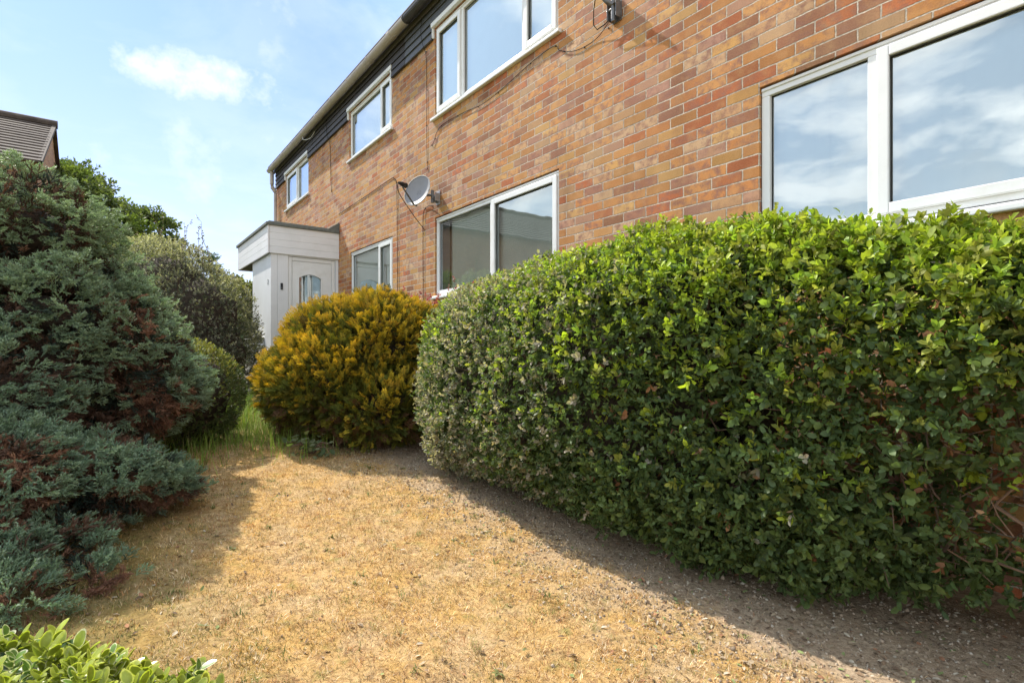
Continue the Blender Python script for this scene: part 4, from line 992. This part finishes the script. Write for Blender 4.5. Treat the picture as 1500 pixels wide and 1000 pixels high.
def spruce():
    base = (-2.95, 3.55, float(gz(-2.95, 3.55)))
    t = thing('spruce_shrub', base, 'big blue green spruce shrub with brown dead patches at the left edge', 'spruce')
    bl = [(-3.10, 3.55, -.20, .74, .85, .80), (-3.22, 3.50, .74, .50, .55, .48), (-3.65, 3.2, .55, .6, .6, .6), (-2.68, 3.62, -.02, .42, .5, .40), (-2.86, 3.3, .18, .42, .4, .40), (-2.8, 2.95, -.30, .42, .42, .42),
          (-2.55, 3.75, -.28, .36, .45, .36), (-3.4, 2.7, -.2, .6, .5, .5), (-3.02, 3.75, .40, .36, .45, .34)]
    low = [(-1.78, 2.24, -1.0, .20, .22, .14), (-1.86, 2.0, -1.0, .24, .2, .15), (-1.93, 2.38, -.98, .24, .24, .16), (-2.02, 2.12, -1.0, .28, .22, .16), (-2.3, 1.95, -.95, .3, .22, .2), (-2.12, 2.44, -.93, .28, .28, .17), (-2.34, 2.16, -.90, .34, .26, .22), (-2.62, 2.0, -.84, .4, .3, .27), (-2.16, 2.90, -.70, .33, .32, .22), (-2.50, 2.56, -.66, .42, .38, .32), (-2.80, 2.32, -.58, .42, .36, .36), (-2.06, 3.04, -.80, .24, .26, .20), (-2.3, 2.7, -.9, .36, .36, .2)]
    PA, nA, gA = blob_points(bl, 12500, zmin_g, 31, .20, 4.2, .16); PB, nB, gB = blob_points(low, 9800, zmin_g, 37, .12, 4.5, .10)
    # foliage faces the garden: thin out the hidden far side
    va = R.random(len(PA)) < np.where((nA[:, 0]*.55-nA[:, 1]*.83+.25*nA[:, 2]) > -.35, 1., .35); PA, nA, gA = PA[va], nA[va], gA[va]
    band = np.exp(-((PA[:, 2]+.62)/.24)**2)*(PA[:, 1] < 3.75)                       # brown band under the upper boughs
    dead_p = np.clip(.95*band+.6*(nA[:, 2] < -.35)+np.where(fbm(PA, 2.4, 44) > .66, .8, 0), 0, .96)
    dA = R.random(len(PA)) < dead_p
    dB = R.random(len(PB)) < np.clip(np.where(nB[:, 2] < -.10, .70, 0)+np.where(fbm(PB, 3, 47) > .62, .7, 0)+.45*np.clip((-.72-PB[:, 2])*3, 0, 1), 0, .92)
    P = np.concatenate([PA, PB]); nm = np.concatenate([nA, nB]); g = np.concatenate([gA, gB]); dd_ = np.concatenate([dA, dB])
    hole = (g < -.09) & (R.random(len(P)) < .72); P, nm, g, dd_ = P[~hole], nm[~hole], g[~hole], dd_[~hole]; k = len(P)
    hor = unit(nm*np.array([1, 1, .25])+1e-6)
    dirs = hor*.75+np.array([0, 0, .22])+rnd_unit(k)*.75+nm*.3; B = frames(dirs, nm*.5+np.array([0, 0, .7])+rnd_unit(k)*.45); S = R.uniform(.052, .092, k)
    P = P-unit(dirs)*(S*.45)[:, None]
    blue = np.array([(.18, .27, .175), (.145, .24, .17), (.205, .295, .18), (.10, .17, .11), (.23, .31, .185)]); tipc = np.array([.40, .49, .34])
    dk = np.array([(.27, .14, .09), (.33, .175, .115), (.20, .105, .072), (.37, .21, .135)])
    lit = np.clip((P[:, 2]-.0)*1.1, 0, 1)                                           # sunlit crown painted in: lighter, yellower needles with height
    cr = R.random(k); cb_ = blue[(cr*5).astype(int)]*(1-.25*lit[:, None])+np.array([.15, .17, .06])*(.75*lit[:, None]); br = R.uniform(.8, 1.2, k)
    al = ~dd_; ia = np.nonzero(al)[0]; idd = np.nonzero(dd_)[0]
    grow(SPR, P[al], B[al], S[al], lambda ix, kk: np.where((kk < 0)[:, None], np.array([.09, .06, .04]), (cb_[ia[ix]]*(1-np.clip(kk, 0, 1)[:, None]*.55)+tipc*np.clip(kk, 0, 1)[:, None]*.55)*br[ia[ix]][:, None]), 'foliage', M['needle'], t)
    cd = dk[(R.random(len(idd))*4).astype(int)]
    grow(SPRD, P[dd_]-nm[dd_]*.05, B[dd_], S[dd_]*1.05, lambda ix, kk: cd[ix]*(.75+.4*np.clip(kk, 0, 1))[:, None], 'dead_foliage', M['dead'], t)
    P2, n2_, g2 = blob_points([(b[0], b[1], b[2], b[3]-.16, b[4]-.16, max(.1, b[5]-.16)) for b in bl+low], 1600, zmin_g, 3, .05, 4, .08); k2 = len(P2)
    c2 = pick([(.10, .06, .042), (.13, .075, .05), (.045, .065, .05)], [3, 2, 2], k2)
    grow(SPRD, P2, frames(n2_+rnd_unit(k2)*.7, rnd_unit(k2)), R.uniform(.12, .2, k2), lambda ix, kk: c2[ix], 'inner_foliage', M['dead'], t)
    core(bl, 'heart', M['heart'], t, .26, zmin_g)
    mb = MB()
    for q in range(26):
        b = random.choice(bl+low); a = np.array([base[0]+random.uniform(-.1, .1), base[1]+random.uniform(-.1, .1), random.uniform(base[2], .3)]); e = np.array(b[:3])+rnd_unit(1)[0]*np.array(b[3:6])*.6
        if e[2] < -.45: continue
        mb.tube([a, (a+e)/2+np.array([0, 0, -.05]), e], [.022, .014, .004], 6)
    mb.tube([np.array(base)-np.array([0, 0, .05]), (-2.98, 3.53, 0), (-3.08, 3.5, .95)], [.09, .06, .01], 9)
    mb.build('trunk', M['bark'], t)
spruce()

# ------------------------------------------------------------------ leafy round shrubs
def leafy(name, base, blobs, count, leaf, cols, wts, label, cat, seed, lump=.08, lf=4., inner=.14, hole=.35, fine=False, mat='leaf', group=None, up=.35, topc=None, nleaf=6, heart=.2):
    t = thing(name, base, label, cat, group=group)
    P, nm, g = blob_points(blobs, count, zmin_g, seed, lump, lf, inner); k = len(P)
    keep = R.random(k) > np.where(g < -.10, hole, 0); P, nm, g = P[keep], nm[keep], g[keep]; k = len(P)
    B = frames(nm*.75+np.array([0, 0, up])+rnd_unit(k)*.6, rnd_unit(k)*.6+nm); S = leaf*R.uniform(.75, 1.25, k)
    c = pick(cols, wts, k)*R.uniform(.8, 1.22, (k, 1))
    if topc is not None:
        tp = R.random(k) < np.clip(nm[:, 2]*.9-.1+g, 0, .85); c[tp] = np.array(topc)*R.uniform(.75, 1.25, (tp.sum(), 1))  # sunlit top painted in: upward-facing leaves get the lighter colour
    T = [sprig(nleaf, 1.6, 1., fine, .5) for _ in range(6)]
    grow(T, P, B, S, lambda ix, kk: np.where((kk < 0)[:, None], np.array([.10, .08, .05]), c[ix]*(.7+.6*kk)[:, None]), 'foliage', M[mat], t)
    if heart: core(blobs, 'heart', M['heart'], t, heart, zmin_g)
    return t
xg = lambda x, y: (x, y, float(gz(x, y)))
t = leafy('cypress_shrub', xg(-2.86, 4.62), [(-2.86, 4.62, -.40, .51, .50, .48), (-2.90, 4.62, -.58, .46, .46, .42)], 6200, .018, [(.10, .13, .04), (.075, .105, .035), (.13, .15, .045), (.12, .085, .05)], [4, 3, 3, 1.2], 'rounded mound of green cypress behind the blue spruce', 'bush', 51, .045, 5, .08, .3, mat='needle', topc=(.30, .29, .06), nleaf=8, heart=.13)
stems(t, xg(-2.86, 4.62), [(-2.86+random.uniform(-.3, .3), 4.62+random.uniform(-.3, .3), -.4) for _ in range(6)], .03)
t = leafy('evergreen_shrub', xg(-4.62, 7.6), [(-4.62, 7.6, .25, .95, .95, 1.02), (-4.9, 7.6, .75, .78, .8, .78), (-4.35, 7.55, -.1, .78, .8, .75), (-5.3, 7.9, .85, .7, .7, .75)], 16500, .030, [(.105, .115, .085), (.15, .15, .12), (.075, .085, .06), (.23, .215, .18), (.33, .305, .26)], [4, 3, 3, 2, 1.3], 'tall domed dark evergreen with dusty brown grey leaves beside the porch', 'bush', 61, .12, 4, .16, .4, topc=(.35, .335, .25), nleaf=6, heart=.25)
stems(t, xg(-4.62, 7.6), [(-4.62+random.uniform(-.6, .6), 7.6+random.uniform(-.6, .6), random.uniform(.3, 1.)) for _ in range(8)], .05)
def wisps(parent, roots, cols, leaf, h, name='shoots', mat='leaf', nl=12, lean=.25, twig=.004):
    mb = MB(); PP = []; DD = []
    for r_ in roots:
        a = np.array(r_, float); dv = np.array([random.uniform(-1, 1)*lean, random.uniform(-1, 1)*lean, 1]); dv /= np.linalg.norm(dv); hh = h*random.uniform(.6, 1.2)
        pts = [a+dv*hh*i/5+np.array([random.uniform(-1, 1), random.uniform(-1, 1), 0])*.03*hh*i/2 for i in range(6)]; mb.tube(pts, [twig*(1-.7*i/5) for i in range(6)], 4, False)
        for i in range(nl):
            q = random.uniform(.15, 1)*5; j = min(int(q), 4); p = pts[j]+(pts[j+1]-pts[j])*(q-j); PP.append(p); DD.append(rnd_unit(1)[0]+dv*.5)
    o = mb.build(name, M['twig'], parent); o['kind'] = 'stuff'; PP = np.array(PP); k = len(PP)
    c = pick(cols, [1]*len(cols), k)*R.uniform(.8, 1.2, (k, 1))
    Tt = Tmpl(); v, f = leaf_shape(1, .5, .3, .1, fine=False); Tt.add(v, f, .5); Tt.done()
    grow([Tt], PP, frames(np.array(DD), rnd_unit(k)), leaf*R.uniform(.7, 1.3, k), lambda ix, kk: c[ix], 'shoot_leaves', M[mat], parent)
wisps(t, [(-4.75+random.uniform(-.7, .5), 7.6+random.uniform(-.3, .3), 1.25+random.uniform(-.2, .1)) for _ in range(16)], [(.16, .13, .09), (.11, .10, .065)], .034, .55, nl=20)
# conifer tip showing over the dark shrub
t = thing('fir_sapling', xg(-5.2, 9.3), 'thin fir tip poking up behind the tall evergreen', 'fir')
k = 130; hz_ = R.random(k)**.8; an = R.uniform(0, 2*math.pi, k); PP = np.stack([-5.2+.42*(1-hz_)*np.cos(an)*R.random(k), 9.3+.42*(1-hz_)*np.sin(an)*R.random(k), -.3+hz_*1.95], -1)
DD = np.stack([np.cos(an), np.sin(an), .35+0*an], -1)
cf = pick([(.16, .22, .13), (.20, .26, .16)], [1, 1], k)
grow(SPR, PP, frames(DD, np.tile([0, 0, 1.], (k, 1))+rnd_unit(k)*.2), .30*(1.05-.6*hz_), lambda ix, kk: cf[ix]*1., 'foliage', M['needle'], t)
mb = MB(); mb.tube([xg(-5.2, 9.3), (-5.2, 9.3, 1), (-5.2, 9.3, 1.66)], [.05, .03, .006], 7); mb.build('trunk', M['bark'], t)
# yellow-green shrubs behind
t = leafy('yellow_green_bush', xg(-5.6, 11.4), [(-5.6, 11.4, .35, .8, .8, 1.0), (-6.2, 11.6, .5, .8, .8, 1.0)], 3200, .06, [(.20, .21, .04), (.15, .17, .04), (.25, .24, .06), (.10, .12, .035)], [3, 3, 2, 2], 'yellow green bush between the tall evergreen and the porch', 'bush', 71, .14, 3, .2, .4, heart=.3)
stems(t, xg(-5.6, 11.4), [(-5.6+random.uniform(-.5, .5), 11.4, .6) for _ in range(5)], .05)
t = leafy('bright_bush', xg(-6.6, 9.6), [(-6.6, 9.6, .95, .8, .8, 1.0), (-7.2, 9.8, .8, .8, .8, 1.0)], 2600, .06, [(.20, .23, .035), (.15, .18, .035), (.11, .14, .035)], [3, 3, 2], 'bright lime bush glimpsed between the spruce and the tall evergreen', 'bush', 73, .14, 3, .2, .4, heart=.3)
stems(t, xg(-6.6, 9.6), [(-6.6+random.uniform(-.5, .5), 9.6, 1.) for _ in range(5)], .05)

# ------------------------------------------------------------------ tall tree beyond
def big_tree():
    b0 = np.array([-13.4, 17.8, -.6]); t = thing('oak_tree', b0, 'broad open crowned green tree rising behind the shrubs next to the gable', 'tree')
    clumps = []; mb = MB()
    def Pp(px, py, Y): return np.array([(px-750)/F_PX*Y, Y, (511-py)/F_PX*Y])
    trunk_top = np.array([-14.2, 18, 2.6])
    mb.tube([b0-np.array([0, 0, .1]), (b0+trunk_top)/2+np.array([.1, 0, 0]), trunk_top], [.32, .24, .18], 10)
    rng = random.Random(5)
    cent = []
    for q in range(150):
        # crown: broad dome, heavier to the left, falling away to the right
        u = rng.uniform(-2.9, 2.35); vlim = 6.45-.70*max(0, u+1.2)-.5*max(0, -u-1.6)
        z = vlim-rng.random()**1.25*3.3; y = 18+rng.uniform(-1.6, 1.6)
        if z < 1.9+.0*u: continue
        cent.append(np.array([-14.05+u, y, z]))
    for c_ in cent:
        root = trunk_top+np.array([0, 0, rng.uniform(-.6, .8)]); mid = (root+c_)/2+np.array([rng.uniform(-.2, .2), 0, rng.uniform(.0, .35)])
        mb.tube([root, mid, c_], [.06, .035, .012], 5)
    mb.build('trunk', M['bark'], t)
    P = []; Dn = []
    for c_ in cent:
        m = rng.randint(60, 100); r = rng.uniform(.24, .42); u = rnd_unit(m)*(R.random(m)**.4)[:, None]*np.array([1.25, 1.1, .62])*r
        P.append(c_+u); Dn.append(unit(u+np.array([0, 0, .1])))
    P = np.concatenate(P); Dn = np.concatenate(Dn); k = len(P)
    fresh = fbm(P, .9, 5) > .53
    c = pick([(.105, .135, .045), (.13, .16, .055), (.08, .11, .038)], [3, 3, 2], k); c = np.where(fresh[:, None], c*np.array([1.3, 1.35, 1.05]), c)*R.uniform(.8, 1.25, (k, 1))
    grow([sprig(5, 1.2, 1., False, .55) for _ in range(5)], P, frames(Dn+rnd_unit(k)*.7, rnd_unit(k)), R.uniform(.10, .17, k), lambda ix, kk: np.where((kk < 0)[:, None], np.array([.08, .06, .04]), c[ix]*(.75+.5*kk)[:, None]), 'crown', M['leaf'], t)
big_tree()

# ------------------------------------------------------------------ purple barberry by the wall
t = thing('barberry_shrub', W(5.25, .48, float(ground_z(5.25))), 'wispy purple red barberry shrub under the window behind the hedge', 'shrub')
rt = W(5.25, .48, float(ground_z(5.25)))
stems(t, rt, [W(5.25+random.uniform(-.75, .9), .45+random.uniform(-.2, .35), random.uniform(.15, .5)) for _ in range(16)], .012, 'branches', M['twig'], .05, 5)
wisps(t, [W(4.98+random.uniform(-.5, .6), .45+random.uniform(-.2, .3), random.uniform(.10, .46)) for _ in range(36)], [(.34, .06, .10), (.42, .10, .14), (.24, .05, .08), (.46, .13, .12)], .036, .34, 'fine_twigs', 'leaf', 26, .6, .003)

# ------------------------------------------------------------------ variegated bush right in front
def variegated():
    t = thing('variegated_bush', (-1.12, 1.22, -1.15), 'low variegated bush of cream and lime leaves in the near corner', 'bush')
    T = []
    for _ in range(7):
        q = Tmpl()
        for i in range(9):
            tt = i/9; a = i*2.4+random.uniform(-.4, .4); o_ = .95*(1-.5*tt); b = random.random(); wd = random.uniform(.27, .36); fo = random.uniform(.05, .35); cu = random.uniform(-.05, .25); K = 14
            Rm = rotm((math.cos(a)*o_, .55+.4*tt, math.sin(a)*o_), (-math.cos(a)*.5, 1, -math.sin(a)*.5)); sz = random.uniform(.8, 1.15)
            def ring(sc_, jit, up):
                pts = []
                for m in range(K):
                    g = 2*math.pi*m/K; x = math.sin(g)*wd*(1+.12*math.cos(g)); y = .5-.5*math.cos(g); x *= sc_*(1+random.uniform(-jit, jit)); y = .48+(y-.48)*sc_*(1+random.uniform(-jit, jit)*.5)
                    pts.append((x, y, abs(x)*fo-cu*y*y+up))
                return pts
            def put(pts, kk, cup):
                c_ = (0, .5, -cu*.25+cup); v = np.array([c_]+pts)*sz@Rm.T+np.array((0, 1.5*tt, 0)); q.add(v, [(0, m+1, (m+1) % K+1) for m in range(K)], kk)
            put(ring(1, .03, 0), b*.4, 0)
            put(ring(.80, .2, .012), .5+b*.4, .012); put(ring(.80, .2, -.012), .5+b*.4, -.012)
        q.add([(-.03, -.3, 0), (.03, -.3, 0), (0, 1.5, 0)], [(0, 1, 2)], -1); T.append(q.done())
    bl = [(-.98, 1.12, -1.01, .26, .24, .29), (-1.25, 1.22, -1.01, .30, .28, .28), (-.80, 1.12, -1.03, .17, .2, .26), (-.76, 1.15, -.96, .13, .17, .24), (-1.5, 1.25, -1.03, .3, .3, .28)]
    P, nm, g = blob_points(bl, 2000, zmin_g, 91, .06, 6, .10); k = len(P)
    B = frames(nm*.5+np.array([0, 0, .8])+rnd_unit(k)*.45, rnd_unit(k)*.5+nm); S = R.uniform(.025, .041, k)
    typ = R.random(k)
    cream = np.array([.74, .72, .48]); lime = np.array([.46, .52, .07]); grn = np.array([.20, .32, .06]); yel = np.array([.58, .60, .14]); dkg = np.array([.05, .10, .04])
    def colour(ix, kk):
        ty = typ[ix][:, None]; marg = np.where(ty < .22, cream, np.where(ty < .6, yel, lime*.9)); inn = np.where(ty < .14, grn, np.where(ty < .6, lime*.95, lime*.8))
        c = np.where((kk < .45)[:, None], marg, inn)*(.8+.4*((kk*2) % 1))[:, None]; return np.where((kk < 0)[:, None], np.array([.2, .22, .08]), c)
    grow(T, P, B, S, colour, 'foliage', M['leaf_gloss'], t)
    core([(b[0], b[1], b[2]-.05, b[3], b[4], b[5]) for b in bl], 'heart', M['heart'], t, .10, zmin_g)
    stems(t, (-1.12, 1.22, -1.17), [(-1.1+random.uniform(-.4, .3), 1.2, -.9) for _ in range(8)], .012)
    # a sprig of plain dark leaves among it
    q = Tmpl(); v, f = leaf_shape(1, .62, .25, .15); q.add(v, f, .5); q.done()
    pts = np.array([(-1.28, 1.32, -.80), (-1.20, 1.30, -.79), (-1.12, 1.30, -.775), (-1.33, 1.27, -.82), (-1.24, 1.24, -.79), (-1.38, 1.3, -.82), (-1.16, 1.25, -.80), (-1.30, 1.2, -.80)]); k = len(pts)
    dv = np.array([(-.8, .1, .35), (-.3, .2, .7), (.5, .1, .8), (-.9, -.2, .3), (.3, -.3, .3), (-.8, -.4, .1), (.7, -.2, .4), (-.3, -.6, .3)])
    for i in range(k): grow([q], pts[i:i+1], frames(dv[i:i+1], np.array([[0, -.4, 1.]])), np.full(1, .085), lambda ix, kk: np.tile([.075, .14, .07], (len(ix), 1))*random.uniform(.8, 1.3), 'plain_leaf', M['leaf_gloss'], t)
variegated()

# ------------------------------------------------------------------ small plant under the golden conifer
t = thing('ivy_plant', xg(-1.66, 4.36), 'small trailing plant of grey green leaves at the foot of the golden conifer', 'plant')
k = 70; PP = np.stack([-1.66+R.normal(0, .10, k)+.04, 4.36+R.normal(0, .05, k), -.79+R.normal(0, .05, k)], -1); PP[:, 2] -= (PP[:, 0]+1.66)*.35
PP[:, 2] = np.maximum(PP[:, 2], gz(PP[:, 0], PP[:, 1])+.02)
q = Tmpl(); v, f = leaf_shape(1, .8, .25, .15); q.add(v, f, .5); q.done()
civ = pick([(.17, .20, .10), (.22, .24, .13), (.11, .15, .07)], [1, 1, 1], k)
grow([q], PP, frames(rnd_unit(k)+np.array([0, -.5, 0]), rnd_unit(k)*.5+np.array([0, -.4, 1])), R.uniform(.035, .065, k), lambda ix, kk: civ[ix]*1., 'leaves', M['leaf'], t)
mb = MB()
for _ in range(9):
    a = np.array(xg(-1.66+random.uniform(-.03, .03), 4.42)); b = np.array([-1.66+random.uniform(-.2, .25), 4.36+random.uniform(-.08, .05), -.80+random.uniform(-.05, .07)]); mb.tube([a, (a+b)/2+np.array([0, 0, .05]), b], [.005, .004, .002], 4, False)
mb.build('stem', M['twig'], t)

# ------------------------------------------------------------------ ground cover
def blades(name, X, Y, ln, wd, lean, cols, wts, label=None, cat='grass', zf=ground_exact):
    k = len(X); Z = zf(X, Y); P = np.stack([X, Y, Z-.003], -1); an = R.uniform(0, 2*math.pi, k); h = np.stack([np.cos(an), np.sin(an), 0*an], -1)
    le = lean(k); l = ln(k); wv = wd(k)
    up = np.array([0, 0, 1.]); d1 = h*np.sin(le*.6)[:, None]+up*np.cos(le*.6)[:, None]; d2 = h*np.sin(le)[:, None]+up*np.cos(np.minimum(le, 1.5))[:, None]
    sd_ = np.stack([-np.sin(an), np.cos(an), 0*an], -1)*wv[:, None]
    m = P+d1*(l*.55)[:, None]; e = m+d2*(l*.5)[:, None]
    V = np.stack([P-sd_, P+sd_, m-sd_*.8, m+sd_*.8, e], 1).reshape(-1, 3)
    b = np.arange(k)[:, None]*5; F_ = np.stack([b+np.array([[0, 1, 3]]), b+np.array([[0, 3, 2]]), b+np.array([[2, 3, 4]])], 1).reshape(-1, 3)
    c = cols if isinstance(cols, np.ndarray) and len(cols) == k else pick(cols, wts, k)
    c = c*R.uniform(.75, 1.25, (k, 1))
    o = part(name, V, F_, M['blade'], tint=np.repeat(c, 3, 0)); tag(o, label, cat if label else None, kind='stuff'); return o
def lawn():
    k = 230000; s = R.uniform(-1.2, 5.6, k); o = R.uniform(1.0, 4.3, k); p = np.stack([-n[0]*(D-o)+s*d[0], -n[1]*(D-o)+s*d[1]], -1)
    e = o+(fbm(np.stack([p[:, 0], p[:, 1], 0*s], -1), 2.5, 2)-.5)*.7-np.clip(s-2.2, 0, 9)*.07
    dens = np.clip((e-1.28)/.40, .04, 1)*(.35+.65*(fbm(np.stack([p[:, 0], p[:, 1], 0*s], -1), 9, 8) > .42))
    vis = (p[:, 1] > 1.2) & (np.abs(p[:, 0]) < p[:, 1]*1.05+.2)
    ok = (R.random(k) < dens) & vis; p = p[ok]; q = np.stack([p[:, 0], p[:, 1], 0*p[:, 0]], -1); k = len(p); s = s[ok]; o = o[ok]
    a = fbm(q, 3.2, 4); b = fbm(q, 7, 6); f = np.clip((a-.42)*5, 0, 1)[:, None]
    straw = pick([(.62, .45, .26), (.55, .38, .19), (.70, .56, .38), (.42, .27, .14)], [3, 3, 2, 2], k); gold = pick([(.58, .41, .17), (.54, .35, .12), (.63, .47, .22), (.42, .25, .09)], [3, 2, 2, 1], k)
    c = np.where(R.random((k, 1)) < f, gold, straw); gr = R.random(k) < np.clip((b-.46)*1.4, .03, .45)+np.clip(s-4.2, 0, 1)*.4+np.clip((o-2.6)*.55, 0, .55)
    c[gr] = pick([(.17, .18, .045), (.26, .25, .07), (.11, .135, .035)], [2, 2, 1], int(gr.sum()))
    cl_ = fbm(q, 14, 17); c = c*(.62+.76*np.clip((cl_-.3)*2.5, 0, 1))[:, None]
    rd_ = R.random(k) < np.clip((fbm(q, 5, 23)-.45)*1.2, .03, .4); c[rd_] = (.36, .18, .09)
    blades('dry_grass', p[:, 0], p[:, 1], lambda m: R.uniform(.010, .030, m)*1.0, lambda m: R.uniform(.0007, .0016, m), lambda m: R.uniform(.7, 1.75, m), c, None, 'parched straw coloured grass of the lawn')
    m = 2600; s0 = R.uniform(-.6, 5.2, m); o0 = R.uniform(1.35, 4.1, m); w_ = np.stack([-n[0]*(D-o0)+s0*d[0], -n[1]*(D-o0)+s0*d[1]], -1); nb = 16; sp = R.uniform(.010, .026, m)
    X = (w_[:, 0, None]+R.normal(0, 1, (m, nb))*sp[:, None]).ravel(); Y = (w_[:, 1, None]+R.normal(0, 1, (m, nb))*sp[:, None]).ravel()
    cc = np.repeat(pick([(.66, .48, .26), (.56, .36, .13), (.40, .26, .12), (.50, .27, .12), (.72, .58, .38), (.34, .30, .11)], [3, 3, 2, 1.5, 2, 1.5], m), nb, 0)
    blades('dry_tussocks', X, Y, lambda q: R.uniform(.014, .036, q), lambda q: R.uniform(.0008, .0017, q), lambda q: R.uniform(.5, 1.6, q), cc, None, 'coarser dry tufts standing out of the parched lawn')
    # green tufts here and there in the dry turf
    tc_ = []; 
    for _ in range(95):
        s0, o0 = random.uniform(-.3, 5.2), random.uniform(1.35, 3.9); w_ = W(s0, o0, 0); tc_.append((w_[0], w_[1], random.uniform(.6, 1.3)))
    X = np.concatenate([a+R.normal(0, .012*c_, 12) for a, b_, c_ in tc_]); Y = np.concatenate([b_+R.normal(0, .012*c_, 12) for a, b_, c_ in tc_])
    blades('green_grass', X, Y, lambda m: R.uniform(.015, .045, m), lambda m: R.uniform(.0012, .0030, m), lambda m: R.uniform(.6, 1.6, m), [(.16, .20, .06), (.22, .25, .08), (.28, .27, .10)], [2, 2, 1], 'green grass tufts scattered over the dry lawn')
    # flat little weeds in the turf
    q = Tmpl(); v, f = leaf_shape(1, .42, .2, .25); q.add(v, f, .5); q.done(); PW = []; DW = []; SW = []
    for _ in range(38):
        s0, o0 = random.uniform(-.2, 5.0), random.uniform(1.5, 4.0); c_ = W(s0, o0, 0); z = float(gz(c_[0], c_[1]))+.006
        for m_ in range(random.randint(3, 7)):
            a = random.uniform(0, 6.28); PW.append((c_[0], c_[1], z)); DW.append((math.cos(a), math.sin(a), random.uniform(.1, .7))); SW.append(random.uniform(.012, .032))
    PW, DW, SW = np.array(PW), np.array(DW), np.array(SW); cw = pick([(.20, .23, .09), (.24, .25, .10), (.30, .25, .12)], [2, 2, 1], len(PW))
    o_ = grow([q], PW, frames(DW, np.tile([0, 0, 1.], (len(PW), 1))), SW, lambda ix, kk: cw[ix]*1., 'lawn_weeds', M['leaf'], None); tag(o_, 'flat green weeds dotted through the dry lawn', 'weeds', kind='stuff')
    # long green grass beyond the lawn
    k = 30000; s = R.uniform(4.2, 10, k); o = R.uniform(1.5, 4.2, k); p = np.stack([-n[0]*(D-o)+s*d[0], -n[1]*(D-o)+s*d[1]], -1); q = np.stack([p[:, 0], p[:, 1], 0*s], -1)
    ok = (R.random(k) < np.clip((s-4.2)*.8, 0, 1)*(.3+.7*(fbm(q, 3, 3) > .45))) & ~((s > 7.9) & (o < 2.45)); p = p[ok]; s = s[ok]; k = len(p)
    blades('long_grass', p[:, 0], p[:, 1], lambda m: R.uniform(.07, .24, m), lambda m: R.uniform(.0015, .0032, m), lambda m: R.uniform(.15, 1.0, m), [(.17, .28, .045), (.24, .36, .06), (.30, .36, .09), (.42, .36, .18)], [3, 3, 2, .7], 'longer green grass and weeds growing beyond the lawn', zf=gz)
lawn()
def litter():
    k = 26000; s = R.uniform(-1.3, 4.6, k); o = R.uniform(.25, 3.6, k); dens = np.clip((2.05-o)/.6, .12, 1)*np.clip(1.1-(s-.3)*.16, .35, 1); ok = R.random(k) < dens; s, o = s[ok], o[ok]; k = len(s)
    X = -n[0]*(D-o)+s*d[0]; Y = -n[1]*(D-o)+s*d[1]; Z = ground_exact(X, Y)+R.uniform(.002, .010, k); P = np.stack([X, Y, Z], -1)
    c = pick([(.38, .29, .19), (.27, .18, .11), (.52, .44, .33), (.15, .10, .065), (.22, .26, .10), (.36, .18, .10)], [4, 3, 2, 3, 1.6, .8], k)
    T = []
    for _ in range(4): q = Tmpl(); v, f = leaf_shape(1, random.uniform(.3, .6), random.uniform(.2, .8), random.uniform(-.3, .3)); q.add(v, f, random.random()); T.append(q.done())
    for _ in range(2): q = Tmpl(); q.add([(-.03, 0, 0), (.03, 0, 0), (0, 1.6, .1)], [(0, 1, 2)], .5); T.append(q.done())
    up = np.tile([0, 0, 1.], (k, 1))+rnd_unit(k)*.45; an = rnd_unit(k)*np.array([1, 1, .25])
    o_ = grow(T, P, frames(an, up), R.uniform(.010, .030, k), lambda ix, kk: c[ix]*(.8+.4*kk)[:, None], 'leaf_litter', M['litter'], None); tag(o_, 'brown leaf litter strewn on the bare soil under the hedge', 'leaf litter', kind='stuff')
    # crumbs of soil and grit
    k = 26000; s = R.uniform(-1.3, 4.8, k); o = R.uniform(.3, 2.3, k); ok = R.random(k) < np.clip((1.95-o)/.5, .015, 1); s, o = s[ok], o[ok]; k = len(s)
    X = -n[0]*(D-o)+s*d[0]; Y = -n[1]*(D-o)+s*d[1]; P = np.stack([X, Y, ground_exact(X, Y)+.001], -1)
    T = []
    for _ in range(4):
        q = Tmpl(); v = np.array([(1, 0, 0), (-1, 0, 0), (0, 1, 0), (0, -1, 0), (0, 0, 1), (0, 0, -1)], float)*R.uniform(.6, 1.1, (6, 1))
        q.add(v, [(0, 2, 4), (2, 1, 4), (1, 3, 4), (3, 0, 4), (2, 0, 5), (1, 2, 5), (3, 1, 5), (0, 3, 5)], random.random()); T.append(q.done())
    c = pick([(.38, .29, .205), (.48, .38, .28), (.22, .165, .115), (.58, .51, .41)], [4, 3, 3, .7], k)
    o_ = grow(T, P, frames(rnd_unit(k), rnd_unit(k)), R.uniform(.002, .0085, k)*R.uniform(.6, 1.3, k)*np.where(R.random(k) < .04, 1.9, 1), lambda ix, kk: c[ix]*1., 'soil_crumbs', M['litter'], None); tag(o_, 'grey crumbs of dry soil and grit under the hedge', 'soil', kind='stuff')
litter()
